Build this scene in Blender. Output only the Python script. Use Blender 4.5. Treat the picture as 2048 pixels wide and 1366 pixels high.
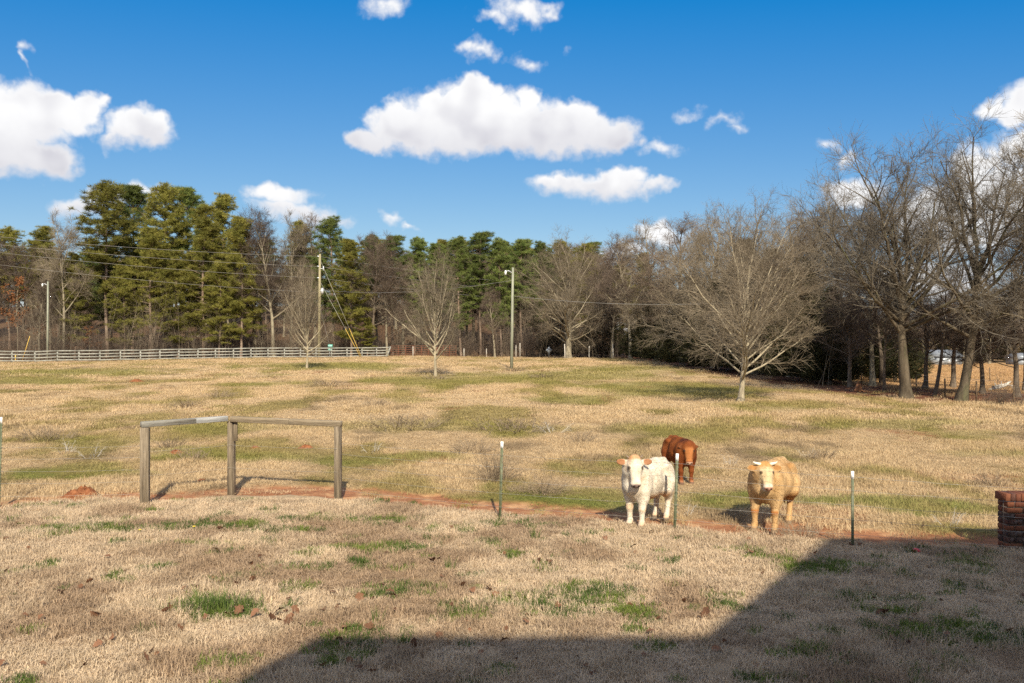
import bpy, math, random
import numpy as np
from mathutils import Vector, Matrix

for o in list(bpy.data.objects):
    bpy.data.objects.remove(o)
SC = bpy.context.scene
COL = SC.collection
R = math.radians
PI = math.pi
CAMH = 2.75            # eye height above the lawn
FPX = 1704.0           # focal length in photograph pixels
SUN_EL, SUN_AZ = 37.0, 172.5     # azimuth: clockwise from +Y

# ------------------------------------------------------------------ camera
cam_d = bpy.data.cameras.new('camera')
cam_d.sensor_width = 36.0
cam_d.lens = 36.0 * FPX / 2048.0
cam_d.clip_start = 0.05
cam_d.clip_end = 6000
cam = bpy.data.objects.new('camera', cam_d)
COL.objects.link(cam)
cam.location = (0, 0, CAMH)
cam.rotation_euler = (R(90), 0, 0)
SC.camera = cam

# ------------------------------------------------------------------ render / exposure
SC.view_settings.view_transform = 'Standard'
SC.view_settings.look = 'None'
SC.view_settings.gamma = 1.0
SC.view_settings.use_curve_mapping = False
SC.view_settings.exposure = 0.55
SC.render.engine = 'CYCLES'
SC.cycles.max_bounces = 5
SC.cycles.diffuse_bounces = 3
SC.cycles.transmission_bounces = 3
SC.cycles.use_denoising = False
SC.cycles.denoising_prefilter = 'FAST'
SC.cycles.use_adaptive_sampling = True
SC.cycles.adaptive_threshold = 0.012
SC.cycles.adaptive_min_samples = 16
SC.render.filter_size = 1.3

# ------------------------------------------------------------------ world
def build_world():
    W = bpy.data.worlds.new('World')
    SC.world = W
    W.use_nodes = True
    nt = W.node_tree
    nt.nodes.clear()
    N, L = nt.nodes.new, nt.links.new

    def mth(op, a, b=None, c=None, clamp=False):
        n = N('ShaderNodeMath'); n.operation = op; n.use_clamp = clamp
        for i, v in enumerate((a, b, c)):
            if v is None: continue
            if isinstance(v, (int, float)): n.inputs[i].default_value = v
            else: L(v, n.inputs[i])
        return n.outputs[0]

    def vm(op, a, b=None, c=None):
        n = N('ShaderNodeVectorMath'); n.operation = op
        for i, v in enumerate((a, b, c)):
            if v is None: continue
            if isinstance(v, tuple): n.inputs[i].default_value = v
            else: L(v, n.inputs[i])
        return n.outputs['Value'] if op in ('LENGTH', 'DOT_PRODUCT') else n.outputs[0]

    def sstep(x, a, b):
        n = N('ShaderNodeMapRange'); n.interpolation_type = 'SMOOTHSTEP'
        L(x, n.inputs[0]); n.inputs[1].default_value = a; n.inputs[2].default_value = b
        return n.outputs[0]

    def noise(vec, scale, det, rough=0.55, w=0.0, col=False):
        n = N('ShaderNodeTexNoise'); n.noise_dimensions = '3D'
        L(vm('ADD', vec, (w, w * 1.7, w * .3)), n.inputs['Vector'])
        n.inputs['Scale'].default_value = scale
        n.inputs['Detail'].default_value = det
        n.inputs['Roughness'].default_value = rough
        return n.outputs['Color'] if col else n.outputs['Fac']

    def mix(f, a, b):
        n = N('ShaderNodeMix'); n.data_type = 'RGBA'
        L(f, n.inputs[0]) if not isinstance(f, float) else setattr(n.inputs[0], 'default_value', f)
        for i, v in ((6, a), (7, b)):
            if isinstance(v, tuple): n.inputs[i].default_value = v
            else: L(v, n.inputs[i])
        return n.outputs[2]

    sky = N('ShaderNodeTexSky'); sky.sky_type = 'NISHITA'; sky.sun_disc = False
    sky.sun_elevation = R(SUN_EL); sky.sun_rotation = R(SUN_AZ)
    sky.air_density = 1.0; sky.dust_density = 0.35; sky.ozone_density = 2.5; sky.altitude = 200
    tc = N('ShaderNodeTexCoord')
    d = vm('NORMALIZE', tc.outputs['Generated'])
    sp = N('ShaderNodeSeparateXYZ'); L(d, sp.inputs[0])
    az = mth('ARCTAN2', sp.outputs[0], sp.outputs[1])
    el = mth('ARCSINE', sp.outputs[2])
    cb = N('ShaderNodeCombineXYZ'); L(az, cb.inputs[0]); L(el, cb.inputs[1])
    p0 = cb.outputs[0]
    # ragged outlines: warp the sky position a little
    n1 = noise(p0, 15, 2, 0.6, 1.3, True)
    p = vm('MULTIPLY_ADD', n1, (0.070, 0.040, 0), vm('ADD', p0, (-0.046, -0.0285, 0)))
    p = vm('MULTIPLY_ADD', noise(p0, 62, 2, 0.6, 7.7, True), (0.022, 0.017, 0), p)
    spp = N('ShaderNodeSeparateXYZ'); L(p, spp.inputs[0])
    py_ = spp.outputs[1]

    def azel(px, py):
        x = (px - 1024) / FPX; z = (683 - py) / FPX
        return math.atan(x), math.atan2(z, math.sqrt(1 + x * x))

    # (base row or None, weight, [(cx, cy, rx, ry), ...]) in degrees of sky, read off as positions
    clouds = [
        (318, 1.0, [(950, 245, 190, 80), (935, 192, 62, 40), (972, 182, 34, 26), (870, 205, 48, 30), (1045, 200, 42, 36), (1135, 238, 70, 42), (1120, 262, 150, 52), (800, 250, 80, 48), (775, 222, 36, 22),
              (735, 278, 48, 30), (1200, 275, 90, 42), (1010, 285, 290, 40)]),
        (398, 0.95, [(1180, 370, 140, 34), (1235, 355, 70, 28), (1105, 365, 55, 26), (1300, 372, 40, 20), (1160, 396, 40, 16)]),
        (362, 1.0, [(40, 235, 130, 78), (120, 225, 95, 50), (-60, 240, 150, 95), (70, 320, 90, 45), (20, 300, 110, 60), (185, 212, 40, 30)]),
        (300, 0.95, [(275, 262, 88, 38), (310, 252, 52, 34), (225, 275, 48, 24)]),
        (452, 0.85, [(560, 395, 88, 26), (590, 425, 105, 24), (640, 438, 70, 18)]),
        (440, 0.8, [(240, 392, 90, 28), (150, 420, 60, 30), (300, 380, 40, 18)]),
        (None, 0.62, [(1035, 22, 85, 28), (990, 45, 45, 22), (1095, 15, 40, 20)]),
        (None, 0.55, [(955, 108, 44, 20), (930, 100, 20, 16)]),
        (None, 0.55, [(1050, 120, 40, 17)]),
        (None, 0.55, [(760, 14, 58, 20)]),
        (None, 0.30, [(1128, 97, 12, 10)]),
        (None, 0.40, [(45, 105, 18, 14), (42, 128, 11, 18)]),
        (None, 0.50, [(1330, 292, 48, 15), (1285, 280, 20, 14)]),
        (None, 0.42, [(1385, 228, 36, 12), (1455, 246, 42, 14), (1480, 258, 26, 11)]),
        (None, 0.50, [(1648, 282, 26, 16), (1690, 315, 26, 20), (1705, 300, 18, 14)]),
        (None, 0.80, [(2000, 220, 45, 30), (2045, 225, 55, 42), (2090, 200, 90, 60)]),
        (None, 0.5, [(805, 432, 22, 15), (835, 444, 16, 8)]),
        (None, 0.8, [(1235, 500, 55, 26), (1320, 470, 60, 30)]),
        (None, 0.85, [(1900, 440, 150, 80), (2000, 400, 120, 90), (1960, 330, 70, 50), (1850, 560, 160, 40), (1720, 378, 80, 34), (2060, 300, 80, 50)]),
    ]
    tot = None; G = None
    for base, wgt, ell in clouds:
        D = None
        for cx, cy, rx, ry in ell:
            a, e = azel(cx, cy)
            k = math.cos(a)
            kx, ky = FPX / (rx * k * k), FPX / (ry * k)
            v = vm('MULTIPLY_ADD', p, (kx, ky, 0), (-a * kx, -e * ky, 0))
            m_ = min(1.0, 0.35 + ry / 80.0) * (1.0 if base is not None else wgt)
            s = mth('MULTIPLY_ADD', vm('LENGTH', v), -m_, m_)
            D = s if D is None else mth('MAXIMUM', D, s)
        if base is not None:
            _, eb = azel(sum(c[0] for c in ell) / len(ell), base)
            _, et = azel(sum(c[0] for c in ell) / len(ell), min(c[1] - c[3] for c in ell))
            D = mth('SMOOTH_MIN', D, mth('MULTIPLY', mth('SUBTRACT', py_, eb), 24.0), 0.12)
            gi = mth('MULTIPLY', sstep(mth('SUBTRACT', py_, eb), (et - eb) * .75, 0.0), sstep(D, -0.10, 0.10))
            G = gi if G is None else mth('MAXIMUM', G, gi)
        if base is not None and wgt < 1: D = mth('MULTIPLY', D, wgt)
        tot = D if tot is None else mth('MAXIMUM', tot, D)
    # added out-of-view clouds, thicker than those in view, to fill the shade
    fill_cloud = mth('MULTIPLY', mth('SUBTRACT', noise(vm('MULTIPLY', p, (1.0, 2.0, 1.0)), 3.2, 2, 0.5, 3.1), 0.46), 3.0)
    out = mth('MAXIMUM', sstep(mth('ABSOLUTE', az), 0.72, 0.85), sstep(el, 0.50, 0.62))
    fill_cloud = mth('MULTIPLY', fill_cloud, out)
    fill_cloud = mth('SUBTRACT', fill_cloud, mth('MULTIPLY', mth('SUBTRACT', 1.0, out), 1.0))
    tot = mth('MAXIMUM', tot, fill_cloud)
    fn = noise(p0, 36, 5, 0.62, 2.2)
    dens = mth('ADD', tot, mth('MULTIPLY', mth('SUBTRACT', fn, 0.5), 0.52))
    alpha = sstep(dens, -0.04, 0.36)
    # sunlit crowns, softly greyer bases and folds
    sf = N('ShaderNodeSeparateXYZ'); L(n1, sf.inputs[0]); fold = sf.outputs[2]
    body = sstep(dens, 0.10, 0.55)
    grey = mth('ADD', mth('MULTIPLY', G, 0.60), mth('MULTIPLY', body, mth('MULTIPLY', sstep(fold, 0.44, 0.66), 0.42)), clamp=True)
    thin = mth('MULTIPLY', mth('SUBTRACT', 1.0, sstep(dens, 0.05, 0.40)), 0.30)
    ccol = mix(mth('MAXIMUM', grey, thin), (0.89, 0.885, 0.88, 1), (0.545, 0.535, 0.585, 1))
    # colour rendition of the blue, channel by channel
    sr = N('ShaderNodeSeparateColor'); L(sky.outputs[0], sr.inputs[0])
    cr = N('ShaderNodeCombineColor')
    L(mth('MAXIMUM', mth('MULTIPLY_ADD', sr.outputs[0], 0.80, -1.12), 0.02), cr.inputs[0])
    L(mth('MULTIPLY', sr.outputs[1], 0.625), cr.inputs[1])
    L(mth('MULTIPLY', mth('POWER', sr.outputs[2], 0.42), 2.31), cr.inputs[2])
    bg = N('ShaderNodeBackground'); L(cr.outputs[0], bg.inputs[0]); bg.inputs[1].default_value = 0.10
    bc = N('ShaderNodeBackground'); L(ccol, bc.inputs[0]); bc.inputs[1].default_value = 0.80
    ms = N('ShaderNodeMixShader')
    L(mth('MULTIPLY', alpha, 0.97), ms.inputs[0]); L(bg.outputs[0], ms.inputs[1]); L(bc.outputs[0], ms.inputs[2])
    wo = N('ShaderNodeOutputWorld'); L(ms.outputs[0], wo.inputs[0])
    W.cycles.sampling_method = 'MANUAL'
    W.cycles.sample_map_resolution = 512
build_world()

# ------------------------------------------------------------------ sun
sun_d = bpy.data.lights.new('sun', 'SUN')
sun_d.energy = 5.0
sun_d.angle = R(0.7)
sun_d.color = (1.0, 0.90, 0.73)
sun = bpy.data.objects.new('sun', sun_d)
COL.objects.link(sun)
to_sun = Vector((math.sin(R(SUN_AZ)) * math.cos(R(SUN_EL)), math.cos(R(SUN_AZ)) * math.cos(R(SUN_EL)), math.sin(R(SUN_EL))))
sun.rotation_euler = to_sun.to_track_quat('Z', 'Y').to_euler()
sun.location = to_sun * 60

# ================================================================== helpers
rng = np.random.default_rng(11)
random.seed(5)

def _hash(ix, iy, seed):
    h = (ix.astype(np.int64) * 374761393 + iy.astype(np.int64) * 668265263 + seed * 1274126177) & 0xffffffff
    h = ((h ^ (h >> 13)) * 1274126177) & 0xffffffff
    h = h ^ (h >> 16)
    return (h & 0xffffff) / float(0xffffff)

def vnoise(x, y, seed=0):
    x = np.asarray(x, float); y = np.asarray(y, float)
    ix = np.floor(x); iy = np.floor(y)
    fx = x - ix; fy = y - iy
    fx = fx * fx * (3 - 2 * fx); fy = fy * fy * (3 - 2 * fy)
    a = _hash(ix, iy, seed); b = _hash(ix + 1, iy, seed)
    c = _hash(ix, iy + 1, seed); d = _hash(ix + 1, iy + 1, seed)
    return (a * (1 - fx) + b * fx) * (1 - fy) + (c * (1 - fx) + d * fx) * fy

def fbm(x, y, seed=0, oct=4):
    s = 0; a = 0.5; t = 0
    for i in range(oct):
        s = s + a * vnoise(np.asarray(x) * 2 ** i, np.asarray(y) * 2 ** i, seed + i * 17)
        t += a; a *= 0.5
    return s / t

def sst(x, a, b):
    t = np.clip((np.asarray(x, float) - a) / (b - a), 0, 1)
    return t * t * (3 - 2 * t)

PY = [-50, 13, 30, 60, 75, 98, 114, 125, 160, 200, 240, 600]
PZ = [0, 0, .07, .35, .5, .58, .62, .70, 3.6, 9.0, 13.0, 22.0]
def gh(x, y):
    x = np.asarray(x, float); y = np.asarray(y, float)
    z = np.interp(y, PY, PZ)
    z = z - 0.30 * sst(-x, 22, 55) * sst(y, 60, 95)
    zr = np.interp(y, [0, 38, 60, 140, 260, 600], [0, .05, -.2, -1.35, -0.6, 3.0])
    w = sst(x, 19.5, 31) * sst(y, 34, 46)
    z = z * (1 - w) + zr * w
    am = 0.03 + 0.10 * sst(y, 15, 45)
    am = am * (1 - 0.6 * w)
    z = z + am * (fbm(x * .16 + 40, y * .16 + 9, 3, 3) - .5) * 2 * sst(y, 2, 12)
    z = z + 0.05 * (fbm(x * .9, y * .9, 8, 2) - .5) * sst(y, 13, 18)
    # low bank that the corner fence stands on
    return z

def ray(px, py, d=None):
    """world point on the ground seen at a photograph pixel"""
    u = (px - 1024) / FPX; v = (683 - py) / FPX
    lo, hi = 3.0, 700.0
    for n in (700, 60, 60):
        ys = np.geomspace(lo, hi, n)
        k = np.argmax(CAMH + v * ys < gh(u * ys, ys))
        k = max(1, int(k)) if (CAMH + v * ys < gh(u * ys, ys)).any() else n - 1
        lo, hi = ys[k - 1], ys[k]
    return Vector((u * hi, hi, float(gh(u * hi, hi))))

def at(px, d, dz=0):
    """ground point under image column px at depth d"""
    x = (px - 1024) / FPX * d
    return Vector((x, d, float(gh(x, d)) + dz))

def hz(py, d):
    return CAMH + (683 - py) / FPX * d

# ------------------------------------------------------------------ mesh building
def mesh_np(name, V, F, mat=None, smooth=False, attrs=None):
    """V (n,3); F list of index arrays each (m,k)"""
    me = bpy.data.meshes.new(name)
    V = np.asarray(V, np.float32)
    Fs = [np.asarray(f, np.int32) for f in (F if isinstance(F, list) else [F]) if len(f)]
    me.vertices.add(len(V)); me.vertices.foreach_set('co', V.ravel())
    loops = np.concatenate([f.ravel() for f in Fs])
    cnt = np.concatenate([np.full(len(f), f.shape[1], np.int32) for f in Fs])
    st = np.concatenate([[0], np.cumsum(cnt)[:-1]]).astype(np.int32)
    me.loops.add(len(loops)); me.loops.foreach_set('vertex_index', loops)
    me.polygons.add(len(cnt)); me.polygons.foreach_set('loop_start', st)
    me.polygons.foreach_set('loop_total', cnt)
    if smooth: me.polygons.foreach_set('use_smooth', np.ones(len(cnt), bool))
    me.update(calc_edges=True)
    if attrs:
        for k, a in attrs.items():
            a = np.asarray(a, np.float32)
            at_ = me.attributes.new(k, 'FLOAT_COLOR' if a.ndim == 2 else 'FLOAT', 'POINT')
            if a.ndim == 2:
                if a.shape[1] == 3: a = np.concatenate([a, np.ones((len(a), 1), np.float32)], 1)
                at_.data.foreach_set('color', a.ravel())
            else: at_.data.foreach_set('value', a)
    if mat is not None: me.materials.append(mat)
    return me

class MB:
    """collects boxes, tubes and the like into one mesh"""
    def __init__(s): s.v = []; s.f = {}; s.n = 0
    def add(s, V, F):
        V = np.asarray(V, float).reshape(-1, 3)
        for f in F:
            f = np.asarray(f, int)
            if f.ndim == 1: f = f[None]
            s.f.setdefault(f.shape[1], []).append(f + s.n)
        s.v.append(V); s.n += len(V)
        return s
    def box(s, c, size, rot=None, taper=1.0, bev=0.0):
        hx, hy, hzz = [a / 2 for a in size]
        if bev > 0:
            b = bev; pts = []
            for z, k in ((-hzz, b), (-hzz + b, 0), (hzz - b, 0), (hzz, b)):
                X, Y = hx - k, hy - k
                for (x, y) in ((X, Y - b), (X - b, Y), (-X + b, Y), (-X, Y - b), (-X, -Y + b), (-X + b, -Y), (X - b, -Y), (X, -Y + b)):
                    t = taper if z > 0 else 1
                    pts.append((x * t, y * t, z))
            F = [np.arange(7, -1, -1), np.arange(24, 32)]
            q = []
            for r in range(3):
                for i in range(8):
                    j = (i + 1) % 8
                    q.append((r * 8 + i, r * 8 + j, r * 8 + 8 + j, r * 8 + 8 + i))
            F.append(np.array(q))
        else:
            pts = [(x * (taper if z > 0 else 1), y * (taper if z > 0 else 1), z) for z in (-hzz, hzz) for (x, y) in ((-hx, -hy), (hx, -hy), (hx, hy), (-hx, hy))]
            F = [np.array([(3, 2, 1, 0), (4, 5, 6, 7), (0, 1, 5, 4), (1, 2, 6, 5), (2, 3, 7, 6), (3, 0, 4, 7)])]
        P = np.array(pts)
        if rot is not None: P = P @ np.array(rot.to_3x3() if hasattr(rot, 'to_3x3') else rot).T
        return s.add(P + np.array(c), F)
    def tube(s, pts, rad, n=8, cap=True):
        pts = np.asarray(pts, float); m = len(pts)
        rad = np.full(m, rad) if np.isscalar(rad) else np.asarray(rad, float)
        V, Q = tubes(pts[None], rad[None], n)
        F = [Q]
        if cap: F += [np.arange(n - 1, -1, -1), np.arange((m - 1) * n, m * n)]
        return s.add(V, F)
    def beam(s, a, b, w, h, bev=0.0):
        a = Vector(a); b = Vector(b); d = b - a
        rot = d.to_track_quat('X', 'Z').to_matrix()
        return s.box((a + b) / 2, (d.length, w, h), rot, bev=bev)
    def ball(s, c, r, nu=10, nv=6, squash=(1, 1, 1)):
        V = [(0, 0, -1)]
        for i in range(1, nv):
            t = PI * i / nv
            for j in range(nu):
                V.append((math.sin(t) * math.cos(2 * PI * j / nu), math.sin(t) * math.sin(2 * PI * j / nu), -math.cos(t)))
        V.append((0, 0, 1)); V = np.array(V) * r * np.array(squash) + np.array(c)
        T = []; Q = []
        for j in range(nu): T.append((0, 1 + (j + 1) % nu, 1 + j))
        for i in range(nv - 2):
            for j in range(nu):
                a = 1 + i * nu + j; b = 1 + i * nu + (j + 1) % nu
                Q.append((a, b, b + nu, a + nu))
        e = len(V) - 1; k = 1 + (nv - 2) * nu
        for j in range(nu): T.append((k + j, k + (j + 1) % nu, e))
        return s.add(V, [np.array(T), np.array(Q)])
    def mesh(s, name, mat, smooth=False):
        return mesh_np(name, np.concatenate(s.v), [np.concatenate(f) for f in s.f.values()], mat, smooth)
    def build(s, name, mat, parent=None, smooth=False):
        return link(name, s.mesh(name, mat, smooth), parent)

def tubes(P, Rd, n):
    """P (N,m,3), Rd (N,m): N tubes with m rings of n sides -> verts, quads"""
    N, m, _ = P.shape
    T = np.empty_like(P)
    T[:, 1:-1] = P[:, 2:] - P[:, :-2] if m > 2 else T[:, 1:-1]
    T[:, 0] = P[:, 1] - P[:, 0]; T[:, -1] = P[:, -1] - P[:, -2]
    T /= np.linalg.norm(T, axis=2, keepdims=True) + 1e-9
    D = P[:, -1] - P[:, 0]
    ref = np.where((np.abs(D[:, 2]) > np.abs(D[:, 0]) + np.abs(D[:, 1]))[:, None], np.array([[1., .13, 0]]), np.array([[.1, 0, 1.]]))[:, None]
    U = np.cross(T, np.broadcast_to(ref, T.shape)); U /= np.linalg.norm(U, axis=2, keepdims=True) + 1e-9
    W = np.cross(T, U)
    a = np.arange(n) * 2 * PI / n
    V = P[:, :, None] + Rd[:, :, None, None] * (np.cos(a)[None, None, :, None] * U[:, :, None] + np.sin(a)[None, None, :, None] * W[:, :, None])
    base = (np.arange(N) * m * n)[:, None, None]
    r = (np.arange(m - 1) * n)[None, :, None]; j = np.arange(n)[None, None, :]; j2 = (j + 1) % n
    Q = np.stack([base + r + j, base + r + j2, base + r + n + j2, base + r + n + j], -1).reshape(-1, 4)
    return V.reshape(-1, 3), Q

def link(name, data, parent=None, loc=None):
    o = bpy.data.objects.new(name, data)
    COL.objects.link(o)
    if parent is not None: o.parent = parent
    if loc is not None: o.location = loc
    return o
def tag(o, label=None, cat=None, group=None, kind=None):
    if label: o['label'] = label
    if cat: o['category'] = cat
    if group: o['group'] = group
    if kind: o['kind'] = kind
    return o
def thing(name, label, cat, loc=(0, 0, 0), rz=0, group=None):
    o = link(name, None, None, loc)
    o.empty_display_size = 0.2
    o.rotation_euler = (0, 0, rz)
    return tag(o, label, cat, group)

# ------------------------------------------------------------------ materials
def new_mat(name):
    m = bpy.data.materials.new(name); m.use_nodes = True
    nt = m.node_tree; nt.nodes.clear()
    return m, nt
def mat(name, c1, c2=None, scale=8.0, rough=0.85, bump=0.0, bscale=None, spec=0.25, metal=0.0, stretch=(1, 1, 1),
        attr=None, atype='GEOMETRY', transl=0.0, rnd=0.0, detail=5, coord='Object', c3=None, s3=2.0, lo=0.35, hi=0.65):
    m, nt = new_mat(name)
    N, L = nt.nodes.new, nt.links.new
    out = N('ShaderNodeOutputMaterial'); b = N('ShaderNodeBsdfPrincipled')
    b.inputs['Roughness'].default_value = rough
    b.inputs['Metallic'].default_value = metal
    b.inputs['Specular IOR Level'].default_value = spec
    tc = N('ShaderNodeTexCoord'); mp = N('ShaderNodeMapping'); mp.inputs['Scale'].default_value = stretch
    if coord == 'World':
        g = N('ShaderNodeNewGeometry'); L(g.outputs['Position'], mp.inputs[0])
    else: L(tc.outputs[coord], mp.inputs[0])
    def nz(sc):
        n = N('ShaderNodeTexNoise'); L(mp.outputs[0], n.inputs['Vector'])
        n.inputs['Scale'].default_value = sc; n.inputs['Detail'].default_value = detail; n.inputs['Roughness'].default_value = .6
        return n.outputs['Fac']
    def ramp(f, a, bb):
        r = N('ShaderNodeMapRange'); L(f, r.inputs[0]); r.inputs[1].default_value = a; r.inputs[2].default_value = bb
        return r.outputs[0]
    def mixc(f, a, bb, mode='MIX'):
        n = N('ShaderNodeMix'); n.data_type = 'RGBA'; n.blend_type = mode
        if isinstance(f, float): n.inputs[0].default_value = f
        else: L(f, n.inputs[0])
        for i, v in ((6, a), (7, bb)):
            if isinstance(v, tuple): n.inputs[i].default_value = (*v[:3], 1)
            else: L(v, n.inputs[i])
        return n.outputs[2]
    c2 = c2 or c1
    n1 = nz(scale)
    if attr:
        a = N('ShaderNodeAttribute'); a.attribute_name = attr; a.attribute_type = atype
        f = ramp(n1, .25, .75)
        lo_, hi_ = c1, c2           # multipliers
        col = mixc(1.0, a.outputs['Color'], mixc(f, lo_, hi_), 'MULTIPLY')
    else:
        col = mixc(ramp(n1, lo, hi), c1, c2)
    if c3 is not None: col = mixc(ramp(nz(s3), .52, .68), col, c3)
    if rnd > 0:
        oi = N('ShaderNodeObjectInfo')
        r = N('ShaderNodeMapRange'); L(oi.outputs['Random'], r.inputs[0]); r.inputs[3].default_value = 1 - rnd; r.inputs[4].default_value = 1 + rnd
        hs = N('ShaderNodeHueSaturation'); L(col, hs.inputs['Color']); L(r.outputs[0], hs.inputs['Value'])
        col = hs.outputs[0]
    L(col, b.inputs['Base Color'])
    if bump > 0:
        bp = N('ShaderNodeBump'); bp.inputs['Strength'].default_value = bump; bp.inputs['Distance'].default_value = .02
        L(nz(bscale or scale * 3), bp.inputs['Height']); L(bp.outputs[0], b.inputs['Normal'])
    sh = b.outputs[0]
    if transl > 0:
        t = N('ShaderNodeBsdfTranslucent'); L(col, t.inputs[0])
        mx = N('ShaderNodeMixShader'); mx.inputs[0].default_value = transl
        L(sh, mx.inputs[1]); L(t.outputs[0], mx.inputs[2]); sh = mx.outputs[0]
    L(sh, out.inputs[0])
    return m

M = {}
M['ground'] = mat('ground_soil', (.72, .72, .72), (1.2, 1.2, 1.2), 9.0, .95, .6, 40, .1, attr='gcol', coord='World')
M['grass'] = mat('grass_blades', (.80, .80, .80), (1.18, 1.18, 1.18), 3.0, .75, 0, None, .12, attr='col', atype='INSTANCER', coord='World', transl=.22)
M['bark'] = mat('bark_grey', (.20, .165, .115), (.33, .29, .205), 5, .9, .6, 18, .1, stretch=(1, 1, .25), rnd=.15)
M['bark_pale'] = mat('bark_pale', (.27, .225, .155), (.42, .365, .255), 5, .9, .6, 18, .1, stretch=(1, 1, .25))
M['bark_oak'] = mat('bark_oak', (.058, .045, .031), (.135, .108, .074), 4, .9, .8, 16, .1, stretch=(1, 1, .3), c3=(.10, .098, .052), s3=1.5)
M['twig_pale'] = mat('twigs_pale', (.21, .172, .122), (.33, .275, .195), 1.1, .9, 0, None, .1)
M['twig_oak'] = mat('twigs_oak', (.105, .090, .070), (.19, .165, .13), 1.1, .9, 0, None, .1)
M['bark_dark'] = mat('bark_dark', (.085, .066, .050), (.17, .135, .10), 5, .9, .6, 18, .1, stretch=(1, 1, .25), rnd=.2)
M['twig'] = mat('twigs', (.16, .128, .090), (.255, .210, .148), 1.1, .9, 0, None, .1, rnd=.15)
M['twig_dark'] = mat('twigs_brown', (.095, .072, .054), (.17, .128, .096), 1.1, .9, 0, None, .1, rnd=.25)
M['bark_pine'] = mat('pine_bark', (.15, .10, .072), (.30, .23, .175), 3, .9, .7, 12, .1, stretch=(1, 1, .35), rnd=.15)
M['pine'] = mat('pine_needles', (.115, .118, .022), (.26, .235, .052), .55, .7, 0, None, .2, rnd=.22, transl=.15)
M['pine_b'] = mat('pine_needles_cool', (.080, .112, .028), (.185, .215, .056), .55, .7, 0, None, .2, rnd=.22, transl=.15)
M['cedar'] = mat('cedar_needles', (.026, .028, .011), (.062, .058, .024), .8, .8, 0, None, .15, rnd=.2, transl=.1)
M['orange_leaf'] = mat('dead_leaves_orange', (.15, .062, .026), (.27, .115, .045), 2.0, .8, 0, None, .1, transl=.2)
M['rail'] = mat('weathered_rail', (.20, .195, .165), (.36, .355, .31), 3, .85, .4, 20, .15, stretch=(.4, 3, 3), rnd=.1)
M['pole'] = mat('pole_wood', (.23, .20, .115), (.34, .30, .18), 4, .85, .4, 20, .15, stretch=(2, 2, .2))
M['pole_green'] = mat('pole_treated', (.21, .22, .165), (.31, .315, .24), 4, .85, .4, 20, .15, stretch=(2, 2, .2))
M['wood'] = mat('weathered_post', (.095, .072, .048), (.33, .265, .185), 7, .85, .8, 30, .15, stretch=(3.2, 3.2, .16), c3=(.10, .075, .045), s3=4)
M['wood_h'] = mat('weathered_rail_brown', (.20, .155, .10), (.37, .30, .205), 7, .85, .8, 30, .15, stretch=(.16, 3.2, 3.2), c3=(.13, .10, .065), s3=3)
M['wood_grey'] = mat('weathered_rail_grey', (.19, .18, .155), (.33, .315, .275), 7, .85, .8, 30, .15, stretch=(.16, 3.2, 3.2), c3=(.11, .095, .07), s3=3)
M['wood_pale'] = mat('weathered_rail_pale', (.24, .24, .23), (.48, .475, .45), 7, .85, .8, 30, .15, stretch=(.16, 3.2, 3.2), c3=(.26, .25, .22), s3=4)
M['tgreen'] = mat('post_green', (.085, .098, .055), (.150, .165, .095), 12, .55, .2, 40, .4, c3=(.12, .07, .035), s3=5)
M['twhite'] = mat('post_white_tip', (.78, .78, .74), (.86, .86, .84), 10, .5)
M['trusty'] = mat('post_rusty', (.10, .065, .04), (.17, .12, .07), 12, .7)
M['wire'] = mat('galvanised_wire', (.26, .24, .20), (.42, .39, .34), 6, .5, spec=.5, metal=.3)
M['cable'] = mat('power_cable', (.20, .19, .17), (.30, .29, .27), 1, .6)
M['galv'] = mat('galvanised_steel', (.50, .52, .54), (.66, .68, .70), 4, .45, spec=.5, metal=.3)
M['yellow'] = mat('yellow_guard', (.55, .36, .07), (.62, .42, .10), 3, .5)
M['signgreen'] = mat('sign_green', (.10, .40, .30), (.16, .48, .38), 3, .45)
M['signmark'] = mat('sign_marks', (.62, .74, .70), (.7, .8, .76), 3, .5)
M['signback'] = mat('sign_back', (.30, .33, .36), (.42, .45, .47), 3, .45, metal=.3)
M['rust'] = mat('rusty_pipe', (.13, .05, .03), (.23, .095, .055), 5, .8)
M['mortar'] = mat('mortar', (.075, .055, .042), (.17, .135, .11), 9, .95, .6, 60)
M['white'] = mat('white_paint', (.74, .74, .72), (.80, .80, .78), 3, .6)
M['soil'] = mat('red_soil', (.16, .058, .026), (.31, .125, .055), 14, .95, 1.0, 45, .1)
M['leaf_dry'] = mat('fallen_leaf', (.105, .052, .030), (.24, .125, .070), 25, .8, .3, 60, .1, rnd=.45, transl=.1)
M['red_plastic'] = mat('red_plastic', (.50, .02, .02), (.58, .03, .03), 3, .35, spec=.5)
M['petal'] = mat('yellow_petal', (.80, .58, .02), (.85, .65, .05), 8, .6)
M['deadwood'] = mat('bleached_wood', (.40, .365, .31), (.55, .51, .44), 6, .85, .3, 20)
M['stump'] = mat('stump_wood', (.22, .09, .04), (.36, .17, .08), 6, .9, .6, 25)
M['horn'] = mat('horn', (.60, .52, .38), (.80, .73, .58), 20, .4, spec=.4)
M['horn_dark'] = mat('horn_dark', (.16, .11, .075), (.30, .22, .15), 20, .45, spec=.4)
M['eye'] = mat('eye_dark', (.008, .006, .005), (.015, .011, .009), 20, .12, spec=.6)
M['weed'] = mat('dry_weed', (.17, .125, .08), (.33, .255, .17), 6, .85, 0, None, .1, rnd=.15)
M['weed_red'] = mat('dry_weed_red', (.22, .12, .065), (.34, .20, .11), 6, .85, 0, None, .1, rnd=.15)
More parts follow.
